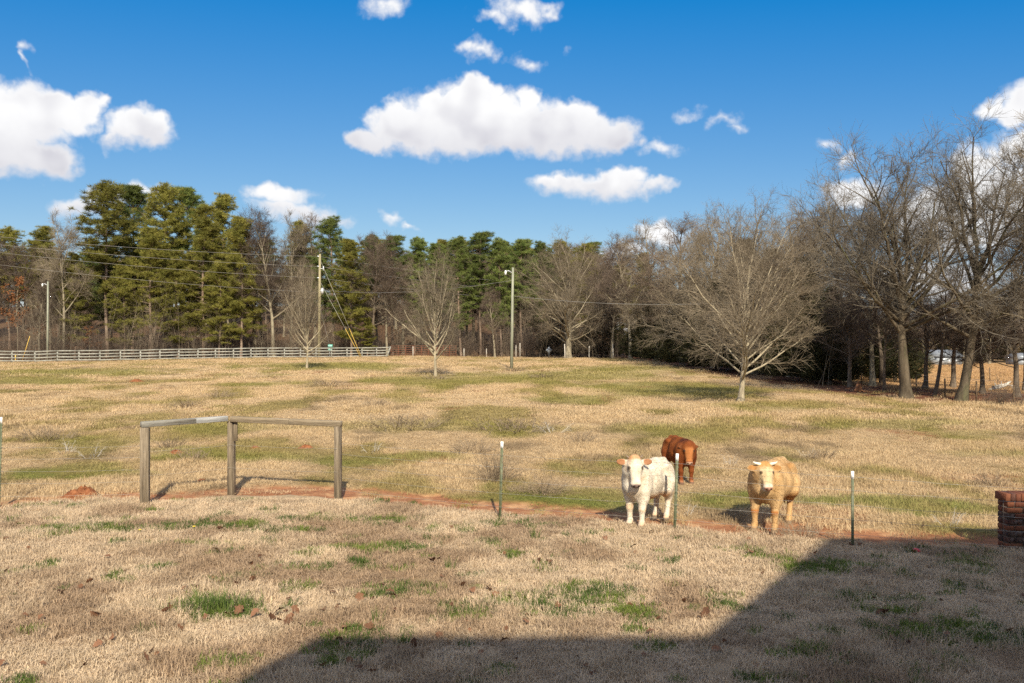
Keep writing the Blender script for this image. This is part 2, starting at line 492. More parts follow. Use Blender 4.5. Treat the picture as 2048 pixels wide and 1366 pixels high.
M['blade_green'] = mat('green_blades', (.055, .095, .016), (.135, .175, .036), 12, .6, 0, None, .25, transl=.2, rnd=.15)
M['brick'] = []
for i, (a, b) in enumerate((((.105, .036, .022), (.16, .062, .037)), ((.060, .026, .020), (.11, .050, .035)), ((.135, .047, .026), (.19, .075, .040)), ((.045, .026, .021), (.09, .054, .042)))):
    M['brick'].append(mat('brick_%d' % i, a, b, 30, .9, .5, 60, .15, c3=(.13, .10, .085) if i % 2 else None, s3=9))
M['metal_roof'] = mat('metal_roof', (.20, .225, .25), (.28, .30, .33), .5, .45, metal=.2)
M['roof'] = mat('roof_shingle', (.07, .065, .06), (.13, .12, .11), 6, .9, .5, 30)
M['bounce_siding'] = mat('house_siding_bounce', (.62, .58, .50), (.70, .66, .58), 3, .7, .2, 40)  # unseen wall, colour picked pale to bounce light into the lawn shade
M['glass'] = mat('window_glass', (.03, .04, .05), (.05, .06, .07), 1, .05, spec=.6)

# ================================================================== ground
DIRT_PX = [(-160, 1032), (0, 1018), (95, 1005), (190, 998), (330, 1002), (463, 989), (590, 985), (676, 993), (800, 1006), (900, 1018), (1000, 1024), (1130, 1034),
           (1260, 1046), (1350, 1054), (1450, 1064), (1560, 1073), (1705, 1083), (1850, 1090), (1995, 1096), (2150, 1106)]
DIRT = np.array([[*ray(a, b)[:2]] for a, b in DIRT_PX])
def dist_poly(x, y, P):
    d = np.full(np.shape(x), 1e9); s = np.zeros(np.shape(x))
    for (ax, ay), (bx, by) in zip(P[:-1], P[1:]):
        vx, vy = bx - ax, by - ay
        t = np.clip(((x - ax) * vx + (y - ay) * vy) / (vx * vx + vy * vy), 0, 1)
        dx, dy = x - ax - t * vx, y - ay - t * vy
        q = np.hypot(dx, dy); side = vx * dy - vy * dx
        m = q < d
        d = np.where(m, q, d); s = np.where(m, np.sign(side) * q, s)
    return d, s

# patches read off the photograph: (px, row, half width px, half height px, strength)
GREEN_LAWN = [(430, 1215, 105, 28, .9), (1110, 1212, 165, 30, .95), (930, 1218, 90, 18, .75), (1180, 1185, 110, 22, .9), (1270, 1225, 70, 18, .8), (820, 1180, 90, 16, .75),
              (760, 1097, 110, 12, .85), (200, 1058, 150, 8, .8), (400, 1052, 160, 7, .8), (500, 1048, 40, 6, 1), (720, 1040, 170, 7, .75), (1010, 1050, 120, 8, .7), (985, 1088, 30, 8, .9),
              (235, 1157, 35, 10, .8), (620, 1135, 70, 10, .5), (590, 1175, 60, 12, .5), (1640, 1135, 120, 16, .9), (1540, 1118, 70, 8, .7), (1760, 1140, 60, 10, .5),
              (1880, 1260, 120, 22, .95), (1980, 1285, 90, 18, .95), (1760, 1225, 90, 10, .85), (1620, 1300, 70, 18, .7), (1310, 1300, 60, 18, .8), (1400, 1290, 50, 14, .6), (990, 1340, 40, 14, .6),
              (660, 1290, 40, 16, .5), (1690, 1320, 60, 10, .6), (1930, 1180, 80, 14, .5), (560, 1060, 110, 5, .5), (880, 1062, 80, 6, .5)]
GREEN_FIELD = [(1130, 1000, 200, 24, .85), (1480, 1005, 160, 24, .8), (1750, 1010, 220, 14, .7), (1900, 1022, 150, 14, .8), (760, 920, 180, 12, .8), (150, 945, 170, 12, .7), (560, 915, 120, 12, .7), (1150, 800, 130, 9, .7), (400, 905, 160, 12, .6),
               (150, 745, 180, 8, .8), (60, 765, 120, 10, .8), (640, 735, 180, 9, .8), (870, 765, 210, 14, .75), (1120, 755, 220, 14, .7), (1350, 785, 200, 22, .8), (1250, 742, 140, 12, .7), (1500, 815, 150, 10, .5), (560, 768, 100, 8, .5),
               (850, 855, 260, 18, .55), (1050, 865, 150, 14, .6), (500, 855, 200, 12, .45), (200, 880, 160, 10, .45), (1300, 860, 150, 14, .5), (1800, 850, 200, 12, .6), (1650, 905, 200, 10, .35), (1900, 870, 160, 10, .5), (1950, 910, 120, 10, .4), (820, 800, 60, 6, .4)]
def px_of(x, y):
    y = np.maximum(y, .5)
    return 1024 + FPX * x / y, 683 + FPX * (CAMH - gh(x, y)) / y
def world_patches(lst):
    o = []
    for a, b, w, h, s in lst:
        c = ray(a, b); e = ray(a + w, b); n = ray(a, b - h); f_ = ray(a, b + h)
        o.append((c.x, .5 * (n.y + f_.y), abs(e.x - c.x), .5 * abs(n.y - f_.y), s, c.x / c.y))
    return o
WP_L, WP_F = world_patches(GREEN_LAWN), world_patches(GREEN_FIELD)
def patch_mask(x, y, lst):
    m = np.zeros(np.shape(x))
    for cx, cy, rx, ry, s, sl in lst:
        q = np.hypot((x - cx - (y - cy) * sl) / rx, (y - cy) / ry)
        m = np.maximum(m, s * sst(1.35 - q, 0, .9))
    return m

def lin(*c): return np.array(c)
C_TAN = lin(.545, .405, .235); C_TAN2 = lin(.42, .305, .15); C_LAWN = lin(.58, .45, .30); C_LAWN2 = lin(.385, .275, .175)
C_OLIVE = lin(.25, .225, .062); C_GREEN = lin(.145, .185, .036); C_DIRT = lin(.30, .135, .066); C_LITTER = lin(.105, .058, .032); C_BROWN = lin(.15, .105, .06)
C_REDLIT_SHADE = lin(.13, .052, .028)  # red soil under the right row, darkened with painted tree shade
def surf(x, y):
    """what grows where: returns dict of masks (arrays)"""
    x = np.asarray(x, float); y = np.asarray(y, float)
    d, s = dist_poly(x, y, DIRT)
    pasture = sst(s, -.05, .15)               # left of the line = beyond the fence
    n1 = fbm(x * .55, y * .28, 21, 4); n2 = fbm(x * 2.3, y * 2.3, 31, 3); n3 = fbm(x * .12, y * .10, 41, 3)
    width = (.26 + .50 * fbm(x * .35 + 7, y * .35, 51, 2)) * (.92 + .23 * sst(x, -3.6, -1.5))
    d2 = np.where(d < 3, np.abs(s - .38), d)
    dirt = sst(width + .70 * (n2 - .5) - d2, -.10, .16) * sst(s, -.22, -.05)
    gl = patch_mask(x + .25 * (n2 - .5), y + .3 * (n2 - .5), WP_L) * (1 - pasture)
    gl = np.clip(1.1 * gl * sst(n2 + .6 * gl, .52, .86), 0, 1)
    gl = np.maximum(gl, .75 * (1 - pasture) * sst(fbm(x * 2.6 + 31, y * 2.6, 141, 3), .655, .73))
    gf = patch_mask(x + .05 * y * (n1 - .5), y + .12 * y * (n1 - .5), WP_F) * pasture
    gf = np.clip(1.2 * gf * sst(n1 + .6 * gf, .44, .78) + .55 * sst(n1, .54, .68) * pasture, 0, 1)
    # wood floor behind the rail fence / red soil with painted tree shade along the right row
    edge = np.interp(x, [-200, -60, -16, 0, 8, 15, 17.5], [99, 99, 118, 112, 110, 104, 60])
    wood = sst(y - edge + 5 * (n1 - .5), 0, 4) * (x < 24)
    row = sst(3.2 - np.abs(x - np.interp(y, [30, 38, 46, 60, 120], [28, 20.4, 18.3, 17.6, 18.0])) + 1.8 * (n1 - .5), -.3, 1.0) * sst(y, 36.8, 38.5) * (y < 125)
    row = np.maximum(row, sst(x + 2 * (n1 - .5), 17.5, 19.5) * sst(y, 37.2, 39) * sst(53 - y + 8 * (n1 - .5), 0, 5) * sst(36 - x, 0, 8))  # widened backward: shade of the trees put into the soil colour
    litter_shade = np.maximum(wood, row)
    far = sst(x, 19, 23) * sst(y, 37, 41)
    return dict(d=d, s=s, pasture=pasture, dirt=dirt, gl=gl, gf=gf, wood=wood, row=row, litter_shade=litter_shade, far=far, n1=n1, n2=n2, n3=n3)

def lerp(a, b, t):
    t = np.asarray(t)[..., None]
    return a * (1 - t) + b * t
def grass_col(x, y, S=None):
    S = S or surf(x, y)
    cl = lerp(C_LAWN, C_LAWN2, sst(fbm(x * 1.1 + 3, y * 1.1, 61, 4), .42, .68))
    cp = lerp(C_TAN, C_TAN2, sst(S['n1'], .46, .66))
    cp = lerp(cp, C_BROWN, .55 * sst(fbm(x * .9, y * .45, 71, 3), .62, .78))
    cp = lerp(cp, C_OLIVE, .85 * S['gf'])
    near = sst(24 - y, 0, 9)
    cp = lerp(cp, C_GREEN * 1.2, .62 * S['gf'] * near * sst(S['n2'], .38, .66))
    cp = lerp(cp, C_TAN * lin(.92, .76, .62), .75 * S['far'])
    c = lerp(cl, cp, S['pasture'])
    return c
def ground_col(x, y):
    S = surf(x, y)
    c = grass_col(x, y, S)
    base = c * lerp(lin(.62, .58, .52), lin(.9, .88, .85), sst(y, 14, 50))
    base = lerp(base, C_GREEN * .8, .8 * S['gl'])
    base = lerp(base, lerp(C_DIRT, lin(.42, .24, .12), sst(fbm(x * 4.0, y * 6.0, 57, 3), .5, .68)), S['dirt'])
    # bare red spots in the pasture and the dirt drive behind the rail fence
    spot = sst(fbm(x * .42 + 11, y * .30, 81, 3), .70, .76) * S['pasture'] * (y < 70)
    base = lerp(base, C_DIRT * .9, .8 * spot)
    drive = sst(1.8 - np.abs(y - np.interp(x, [-90, -60, -16, 0], [99.5, 101.5, 119, 121])), 0, 1) * (x < -2)
    base = lerp(base, C_LITTER, S['wood'] * .95)
    base = lerp(base, C_REDLIT_SHADE, S['row'] * .95)
    base = lerp(base, C_DIRT * 1.05, .85 * drive * sst(x, -30, -58))
    return base

def build_ground():
    fa = np.radians(np.linspace(-42, 42, 430))
    ra = np.radians(np.linspace(42, 318, 46))[1:-1]
    ang = np.concatenate([fa, ra])
    rad = np.concatenate([np.linspace(.5, 6.0, 10)[:-1], np.linspace(6.0, 18, 190)[:-1], np.geomspace(18, 130, 170)[:-1], np.geomspace(130, 5000, 40)])
    A, Rr = np.meshgrid(ang, rad)
    X = Rr * np.sin(A); Y = Rr * np.cos(A)
    m, n = A.shape
    Xc = np.concatenate([[0.0], X.ravel()]); Yc = np.concatenate([[0.0], Y.ravel()])
    Z = gh(Xc, Yc)
    S = surf(Xc, Yc)
    Z = Z - .035 * S['dirt'] * (1 + 2 * (S['n2'] - .5)) + .02 * (fbm(Xc * 5, Yc * 5, 5, 2) - .5) * (Yc < 40)
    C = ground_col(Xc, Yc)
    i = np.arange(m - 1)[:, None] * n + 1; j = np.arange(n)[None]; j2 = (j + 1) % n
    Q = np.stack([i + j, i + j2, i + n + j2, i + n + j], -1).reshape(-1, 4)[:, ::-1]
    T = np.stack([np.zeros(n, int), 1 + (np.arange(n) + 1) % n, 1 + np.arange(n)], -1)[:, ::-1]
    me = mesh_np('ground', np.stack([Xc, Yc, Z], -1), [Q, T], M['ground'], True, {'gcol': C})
    o = link('ground', me)
    tag(o, kind='structure')
build_ground()

# ================================================================== house behind the photographer (its shadow lies on the lawn)
def build_house():
    h = thing('house', 'unseen house behind the viewer, siding made pale to bounce light, its roof shadow across the lawn', 'house', (0, -.6, 0))
    def prism(name, prof, y0, y1, m):
        n = len(prof)
        V = [(x, y0, z) for x, z in prof] + [(x, y1, z) for x, z in prof]
        b = MB(); b.add(V, [np.arange(n), np.arange(2 * n - 1, n - 1, -1), np.array([(i, n + i, n + (i + 1) % n, (i + 1) % n) for i in range(n)])])
        return b.build(name, m, h)
    # gabled block with clipped peak, and a lower hipped wing
    prism('wall', [(3.05, -.3), (11.3, -.3), (11.3, 6.1), (8.60, 8.98), (6.10, 8.98), (3.05, 6.1)], 0, -9, M['bounce_siding'])
    for pts in (((2.75, 5.94), (6.07, 9.13)), ((11.6, 5.94), (8.63, 9.13)), ((6.05, 9.11), (8.65, 9.11))):
        b = MB(); b.beam((pts[0][0], -4.3, pts[0][1]), (pts[1][0], -4.3, pts[1][1]), 9.6, .12); b.build('roof', M['roof'], h)
    b = MB(); b.box((1.0, -3.4, 2.6), (4.06, 6.8, 5.8)); b.build('wall', M['bounce_siding'], h)
    V = [(-1.35, .1, 5.45), (4.2, .1, 5.45), (4.2, -6.9, 5.45), (-1.35, -6.9, 5.45), (-.23, -3.4, 9.07), (4.2, -3.4, 9.07)]
    b = MB(); b.add(V, [np.array([(0, 1, 5, 4), (2, 3, 4, 5), (3, 2, 1, 0)]), np.array([(3, 0, 4), (1, 2, 5)])]); b.build('roof', M['roof'], h)
    for x, z in ((-.3, 1.3), (2.2, 1.3), (2.2, 4.0), (5.0, 1.3), (9.0, 1.3), (5.0, 4.2), (9.0, 4.2)):
        b = MB(); b.box((x, .02, z), (1.1, .08, 1.5)); w = b.build('window', M['white'], h)
        b = MB(); b.box((x, .045, z), (.92, .08, 1.32)); b.build('pane', M['glass'], w)
build_house()

# ================================================================== trees
class Tree:
    """polyline branch collector"""
    def __init__(s, seed):
        s.r = np.random.default_rng(seed); s.pl = {}; s.arr = []
    def put(s, lev, P, rad): s.pl.setdefault((lev, len(P)), []).append((P, rad))
    def grow(s, p, d, L, r, lev, C):
        c = C[lev]; n = c['seg']; rg = s.r
        P = [p]; Rd = [r]; D = []
        step = L / n
        for i in range(n):
            g = rg.normal(0, c['gnarl'], 3)
            d = d + g + np.array([0, 0, c['trop'] * (1 if i else .5)])
            d = d / np.linalg.norm(d)
            p = p + d * step
            P.append(p); D.append(d); Rd.append(r * (1 - c.get('taper', .8) * (i + 1) / n))
        P = np.array(P); Rd = np.array(Rd)
        s.put(lev, P, Rd)
        if lev + 1 >= len(C): return
        k = C[lev + 1]
        num = k['num'] if lev == 0 else max(2, int(round(k['num'] * rg.uniform(.75, 1.2) * min(1.25, max(.45, L / c['L'])))))
        az = rg.uniform(0, 6.28)
        for j in range(num):
            t = k['t0'] + (k.get('t1', 1.0) - k['t0']) * (j + rg.uniform(0, 1)) / num
            f = t * n; i = min(n - 1, int(f)); q = P[i] + (P[i + 1] - P[i]) * (f - i)
            dd = D[i]; az += 2.4 + rg.normal(0, .5)
            a = np.cross(dd, [0, 0, 1.]) if abs(dd[2]) < .95 else np.cross(dd, [1., 0, 0])
            a = a / np.linalg.norm(a); b = np.cross(dd, a)
            e = math.cos(az) * a + math.sin(az) * b
            an = k['ang'] + (k.get('ang1', k['ang']) - k['ang']) * (t - k['t0']) / max(.01, 1 - k['t0'])
            th = R(an) + rg.normal(0, .16)
            cd = math.cos(th) * dd + math.sin(th) * e
            prof = k.get('prof', lambda t: 1.15 - .65 * t)(t)
            cl = k['L'] * prof * rg.uniform(.72, 1.22) * (min(1.2, max(.5, L / c['L'])) if lev else 1)
            cr = min(Rd[i] * .85, k['r'] * rg.uniform(.75, 1.2) * (cl / k['L']) ** .6)
            s.grow(q, cd, cl, cr, lev + 1, C)
    def fuzz(s, src, dst, num, L, r, ang, seg=2, trop=.06, gn=.16):
        """one more order of twigs on every branch of level src, made in bulk"""
        rg = s.r; out = []
        sets = [(np.array([a for a, _ in l])) for (lev, m_), l in s.pl.items() if lev == src] + [P for lev, P, _ in s.arr if lev == src]
        for P in sets:
            N, m, _ = P.shape
            P = np.repeat(P, num, 0); N = len(P)
            f = (m - 1) * (.08 + .92 * rg.uniform(0, 1, N)); i = np.minimum(m - 2, f.astype(int)); k = np.arange(N)
            a, b = P[k, i], P[k, i + 1]; o = a + (b - a) * (f - i)[:, None]
            d = b - a; d /= np.linalg.norm(d, axis=1, keepdims=True) + 1e-9
            e = np.cross(d, rg.normal(0, 1, (N, 3))); e /= np.linalg.norm(e, axis=1, keepdims=True) + 1e-9
            th = R(ang) + rg.normal(0, .2, N)[:, None]
            d = np.cos(th) * d + np.sin(th) * e
            l = L * rg.uniform(.5, 1.25, N)[:, None]; pts = [o]
            for q in range(seg):
                d = d + rg.normal(0, gn, (N, 3)) + np.array([0, 0, trop]); d /= np.linalg.norm(d, axis=1, keepdims=True)
                pts.append(pts[-1] + d * l / seg)
            out.append((dst, np.stack(pts, 1), np.tile(np.linspace(r, r * .45, seg + 1), (N, 1))))
        s.arr += out
        return s
    def mesh(s, name, m, levels, sides, mr=0.0):
        V = []; Q = []; n = 0
        for lev, P, Rd in s.arr:
            if lev not in levels: continue
            v, q = tubes(P, Rd, sides.get(lev, 3)); V.append(v); Q.append(q + n); n += len(v)
        for (lev, m_), lst in s.pl.items():
            if lev not in levels: continue
            P = np.array([a for a, _ in lst]); Rd = np.maximum(np.array([b for _, b in lst]), mr)
            v, q = tubes(P, Rd, sides.get(lev, 3))
            V.append(v); Q.append(q + n); n += len(v)
        return mesh_np(name, np.concatenate(V), [np.concatenate(Q)], m, True)

def bare_tree(seed, H, trunkL, r0, C, bark, twig, lean=(0, 0, 0), split=1, mr=.0, fz=()):
    """returns (trunk mesh, crown mesh); C levels: trunk, limb, branch, spray, twig"""
    t = Tree(seed)
    d = np.array([lean[0], lean[1], 1.0]); d /= np.linalg.norm(d)
    t.grow(np.array([0, 0, -.15]), d, trunkL, r0, 0, C)
    # root flare
    for (lev, m_), lst in t.pl.items():
        if lev == 0:
            for P, Rd in lst: Rd[0] *= 1.45
    z = max(P[:, 2].max() for l in t.pl.values() for P, _ in l)
    k = H / z
    for key, l in t.pl.items():
        t.pl[key] = [(P * k, Rd * (k if key[0] < 3 else 1)) for P, Rd in l]
    for a in fz: t.fuzz(*a)
    tm = t.mesh('trunk', bark, set(range(0, split + 1)), {0: 9, 1: 6, 2: 4})
    cm = t.mesh('crown', twig, set(range(split + 1, 9)), {2: 4, 3: 3, 4: 3, 5: 3}, mr)
    return tm, cm

def lv(num, L, r, seg, gnarl, trop, t0=.2, ang=45, **k):
    return dict(num=num, L=L, r=r, seg=seg, gnarl=gnarl, trop=trop, t0=t0, ang=ang, **k)

TREES = []
def put_tree(meshes, name, label, loc, sc=1.0, rz=0.0, wide=1.0, group=None, cat='tree'):
    o = thing(name, label, cat, loc, rz, group)
    o.scale = (sc * wide, sc * wide, sc)
    for me in meshes:
        link(me.name.split('.')[0], me, o)
    return o

# ---- the three lawn trees (fan of steep limbs over a short clean trunk)
def vase(seed, H, spread, dens, low=True):
    C = [lv(1, 5.2, .155, 7, .022, .02, taper=.72),
         lv(24, 5.2, .082, 8, .070, spread, t0=.30, ang=68, ang1=12, prof=lambda t: .95 + .18 * t),
         lv(8, 2.1, .032, 5, .095, .035, t0=.20, ang=40, ang1=30),
         lv(7, 1.05, .013, 4, .11, .03, t0=.12, ang=40)]
    return bare_tree(seed, H, 5.2, .17, C, M['bark_pale'], M['twig'], split=1, fz=((3, 4, dens, .52, .0050, 36), (4, 5, 1, .30, .0038, 36, 1)))
b1480 = ray(1481, 803); b870 = ray(871, 754); b615 = ray(614, 737)
H1480 = hz(412, b1480.y) - b1480.z; H870 = hz(497, b870.y) - b870.z; H615 = hz(520, b615.y) - b615.z
va = vase(3, H1480, .050, 5); vb = vase(8, H870, .075, 5); vc = vase(14, H615, .075, 5)
put_tree(va, 'bare_tree', 'bare spreading tree with pale limbs in the pasture before the dark tree row', b1480, 1, 1.0, 1.20)
put_tree(vb, 'bare_tree', 'bare oval crowned tree with pale trunk between the utility pole and the lamp pole', b870, 1, 0.4, .80)
put_tree(vc, 'bare_tree', 'bare tree with reddish trunk in front of the wooden rail fence', b615, 1, 2.2, .80)

# ---- big oaks
def oak(seed, H, r0, limbs, n4, bark, twig, fork=.35, lean=(0, 0, 0), tl=8.5, up=.03, la=58, lr=.16):
    C = [lv(1, tl, r0, 9, .035, .015, taper=.70),
         lv(limbs, 7.0, lr, 9, .085, up, t0=fork, ang=la, ang1=24, prof=lambda t: 1.05 - .30 * t),
         lv(9, 3.1, .055, 6, .10, .03, t0=.2, ang=46, ang1=34),
         lv(8, 1.5, .020, 4, .12, .03, t0=.15, ang=42)]
    return bare_tree(seed, H, tl, r0, C, bark, twig, lean=lean, split=1, fz=((3, 4, n4, .75, .0062, 36), (4, 5, 2, .42, .0045, 36, 1)))
b1135 = at(1136, 108); b1815 = ray(1812, 797); b1925 = ray(1921, 801)
o1 = oak(21, hz(458, 108) - b1135.z, .42, 36, 9, M['bark'], M['twig'], fork=.24, tl=7.5, la=76, lr=.095)
o2 = oak(35, hz(282, b1815.y) - b1815.z, .25, 22, 8, M['bark_oak'], M['twig_oak'], fork=.52, tl=5.6, up=.055, la=60, lr=.105)
o3 = oak(47, hz(236, b1925.y) - b1925.z, .25, 16, 8, M['bark_oak'], M['twig_oak'], fork=.38, lean=(.20, -.05, 0), tl=8.0, up=.045, la=58, lr=.11)
put_tree(o1, 'oak_tree', 'broad rounded bare oak with thick trunk at the wood edge right of the lamp pole', b1135, 1, .3)
put_tree(o2, 'oak_tree', 'tall bare oak with thick trunk left of the leaning oak on the right', b1815, 1, 1.2, 1.12)
put_tree(o3, 'oak_tree', 'tallest bare oak with leaning mossy trunk near the right edge', b1925, 1, 0.0)

# ---- generic woodland trees
def wood_tree(seed, H, slender=1.0, n4=6, bark=None, twig=None):
    C = [lv(1, 11.0, .17, 9, .03, .02, taper=.82),
         lv(20, 3.6 * slender, .060, 6, .09, .06, t0=.30, ang=52, ang1=24, prof=lambda t: 1.2 - .6 * t),
         lv(7, 1.7, .024, 4, .11, .05, t0=.2, ang=40),
         lv(6, .95, .013, 3, .12, .04, t0=.15, ang=38)]
    return bare_tree(seed, H, 11.0, .17, C, bark or M['bark'], twig or M['twig'], split=1, fz=((3, 4, 7, .62, .0085, 36, 1), (4, 5, 3, .42, .0065, 38, 1)))
WT = [wood_tree(101, 14, 1.0, 4, M['bark'], M['twig_dark']), wood_tree(102, 14, .8, 4, M['bark'], M['twig_dark']), wood_tree(103, 14, 1.2, 4, M['bark_dark'], M['twig_dark']), wood_tree(104, 14, 1.0, 4, M['bark'], M['twig'])]

def pine(seed, H, crown0, spread, ncl, needle, nper=84, lean=0.0):
    rg = np.random.default_rng(seed)
    b = Tree(seed)
    n = 9
    zz = np.linspace(-.2, H * .97, n)
    P = np.stack([np.cumsum(rg.normal(0, .06, n)) + lean * zz, np.cumsum(rg.normal(0, .06, n)), zz], -1)
    rad = np.interp(zz, [-.2, .6, H * .6, H], [.26, .19, .12, .03]) * H / 20
    b.put(0, P, rad)
    clump = []
    nb = ncl
    for i in range(nb):
        f = crown0 + (1 - crown0) * (i + rg.uniform(0, 1)) / nb
        z = f * H * .97
        q = np.array([np.interp(z, zz, P[:, 0]), np.interp(z, zz, P[:, 1]), z])
        g = (f - crown0) / (1 - crown0)
        Lb = spread * (np.interp(g, [0, .15, .5, .8, 1], [.55, .95, 1.0, .72, .25])) * rg.uniform(.55, 1.2)
        az = rg.uniform(0, 2 * PI); el_ = np.interp(g, [0, .5, 1], [-.05, .22, .85]) + rg.normal(0, .12)
        d = np.array([math.cos(az) * math.cos(el_), math.sin(az) * math.cos(el_), math.sin(el_)])
        m = 6; pts = [q]
        for k in range(m - 1):
            d = d + rg.normal(0, .10, 3) + np.array([0, 0, .05]); d /= np.linalg.norm(d)
            pts.append(pts[-1] + d * Lb / (m - 1))
        pts = np.array(pts); b.put(1, pts, np.linspace(.05, .012, m) * H / 20)
        for k in range(int(5 + 5 * Lb / spread)):
            t = rg.uniform(.30, 1.02) * (m - 1); ii = min(m - 2, int(t))
            c = pts[ii] + (pts[ii + 1] - pts[ii]) * (t - ii) + rg.normal(0, 1, 3) * np.array([.30, .30, .12]) * spread / 3
            clump.append((c, rg.uniform(.28, .66) * spread / 3.4))
    if crown0 < .99:
        for k in range(10):
            clump.append((P[-1] + rg.normal(0, .35, 3), .4))
    # a few dead stubs under the crown
    for k in range(7):
        z = rg.uniform(.18, crown0 + .1) * H; az = rg.uniform(0, 6.28); l = rg.uniform(.5, 1.8)
        q = np.array([np.interp(z, zz, P[:, 0]), np.interp(z, zz, P[:, 1]), z])
        e = q + np.array([math.cos(az), math.sin(az), rg.uniform(-.1, .25)]) * l
        b.put(1, np.linspace(q, e, 6) + rg.normal(0, .03, (6, 3)), np.linspace(.035, .01, 6))
    C = np.array([c for c, _ in clump]); S = np.array([s for _, s in clump])
    N = len(C) * nper
    c = np.repeat(C, nper, 0); s_ = np.repeat(S, nper)[:, None]
    d = rg.normal(0, 1, (N, 3)); d[:, 2] = d[:, 2] * .6 + .35; d /= np.linalg.norm(d, axis=1, keepdims=True)
    o = c + d * s_ * rg.uniform(0, .55, (N, 1)) * np.array([1, 1, .6])
    tip = o + d * s_ * rg.uniform(.5, .95, (N, 1))
    w = np.cross(d, rg.normal(0, 1, (N, 3))); w /= np.linalg.norm(w, axis=1, keepdims=True) + 1e-9
    w *= s_ * rg.uniform(.035, .085, (N, 1))
    V = np.stack([o - w * .6, o + w * .6, tip], 1).reshape(-1, 3)
    cm = mesh_np('crown', V, np.arange(3 * N).reshape(-1, 3), needle)
    tm = b.mesh('trunk', M['bark_pine'], {0, 1}, {0: 8, 1: 4})
    return tm, cm
PN = [pine(201, 20, .40, 3.7, 84, M['pine']), pine(202, 20, .27, 3.6, 100, M['pine']), pine(203, 20, .16, 3.4, 112, M['pine']), pine(204, 20, .42, 3.8, 84, M['pine_b']), pine(205, 20, .25, 3.4, 100, M['pine_b'], lean=.02)]

def cedar(seed, H, W):
    rg = np.random.default_rng(seed)
    N = 17000
    f = rg.uniform(0, 1, N) ** 1.15
    rr = W * np.interp(f, [0, .08, .3, .7, 1], [.72, 1, .92, .5, .06])
    az = rg.uniform(0, 2 * PI, N); lobe = 1 + .30 * np.sin(az * 5 + f * 23) * np.sin(f * 37 + az * 2)
    q = np.sqrt(rg.uniform(.15, 1, N)) * rr * lobe
    o = np.stack([np.cos(az) * q, np.sin(az) * q, .35 + f * (H - .4)], -1)
    d = np.stack([np.cos(az), np.sin(az), rg.uniform(-.35, .9, N)], -1) + rg.normal(0, .45, (N, 3)); d /= np.linalg.norm(d, axis=1, keepdims=True)
    w = np.cross(d, rg.normal(0, 1, (N, 3))); w /= np.linalg.norm(w, axis=1, keepdims=True); w *= rg.uniform(.025, .06, (N, 1))
    tip = o + d * rg.uniform(.18, .46, (N, 1))
    V = np.stack([o - w, o + w, tip], 1).reshape(-1, 3)
    cm = mesh_np('crown', V, np.arange(3 * N).reshape(-1, 3), M['cedar'])
    t = Tree(seed); t.put(0, np.array([[0, 0, -.2], [.03, 0, H * .3], [0, .02, H * .65], [0, 0, H * .96]]), np.array([.17, .12, .07, .02]))
    for k in range(16):
        a = rg.uniform(0, 6.28); z = rg.uniform(.08, .7) * H; l = W * rg.uniform(.6, 1)
        e = np.array([math.cos(a) * l, math.sin(a) * l, z + rg.uniform(-.2, .5)])
        t.put(1, np.linspace(np.array([0, 0, z]), e, 4), np.linspace(.03, .01, 4))
    return t.mesh('trunk', M['bark_dark'], {0, 1}, {0: 7, 1: 4}), cm
CD = [cedar(301, 8, 2.5), cedar(302, 8, 2.9)]

def by_top(protos, k, H0, name, label, px, d, top, rz=0, wide=1.0, group=None):
    p = at(px, d); sc = (hz(top, d) - p.z) / H0
    return put_tree(protos[k], name, label, p, sc, rz, wide, group)

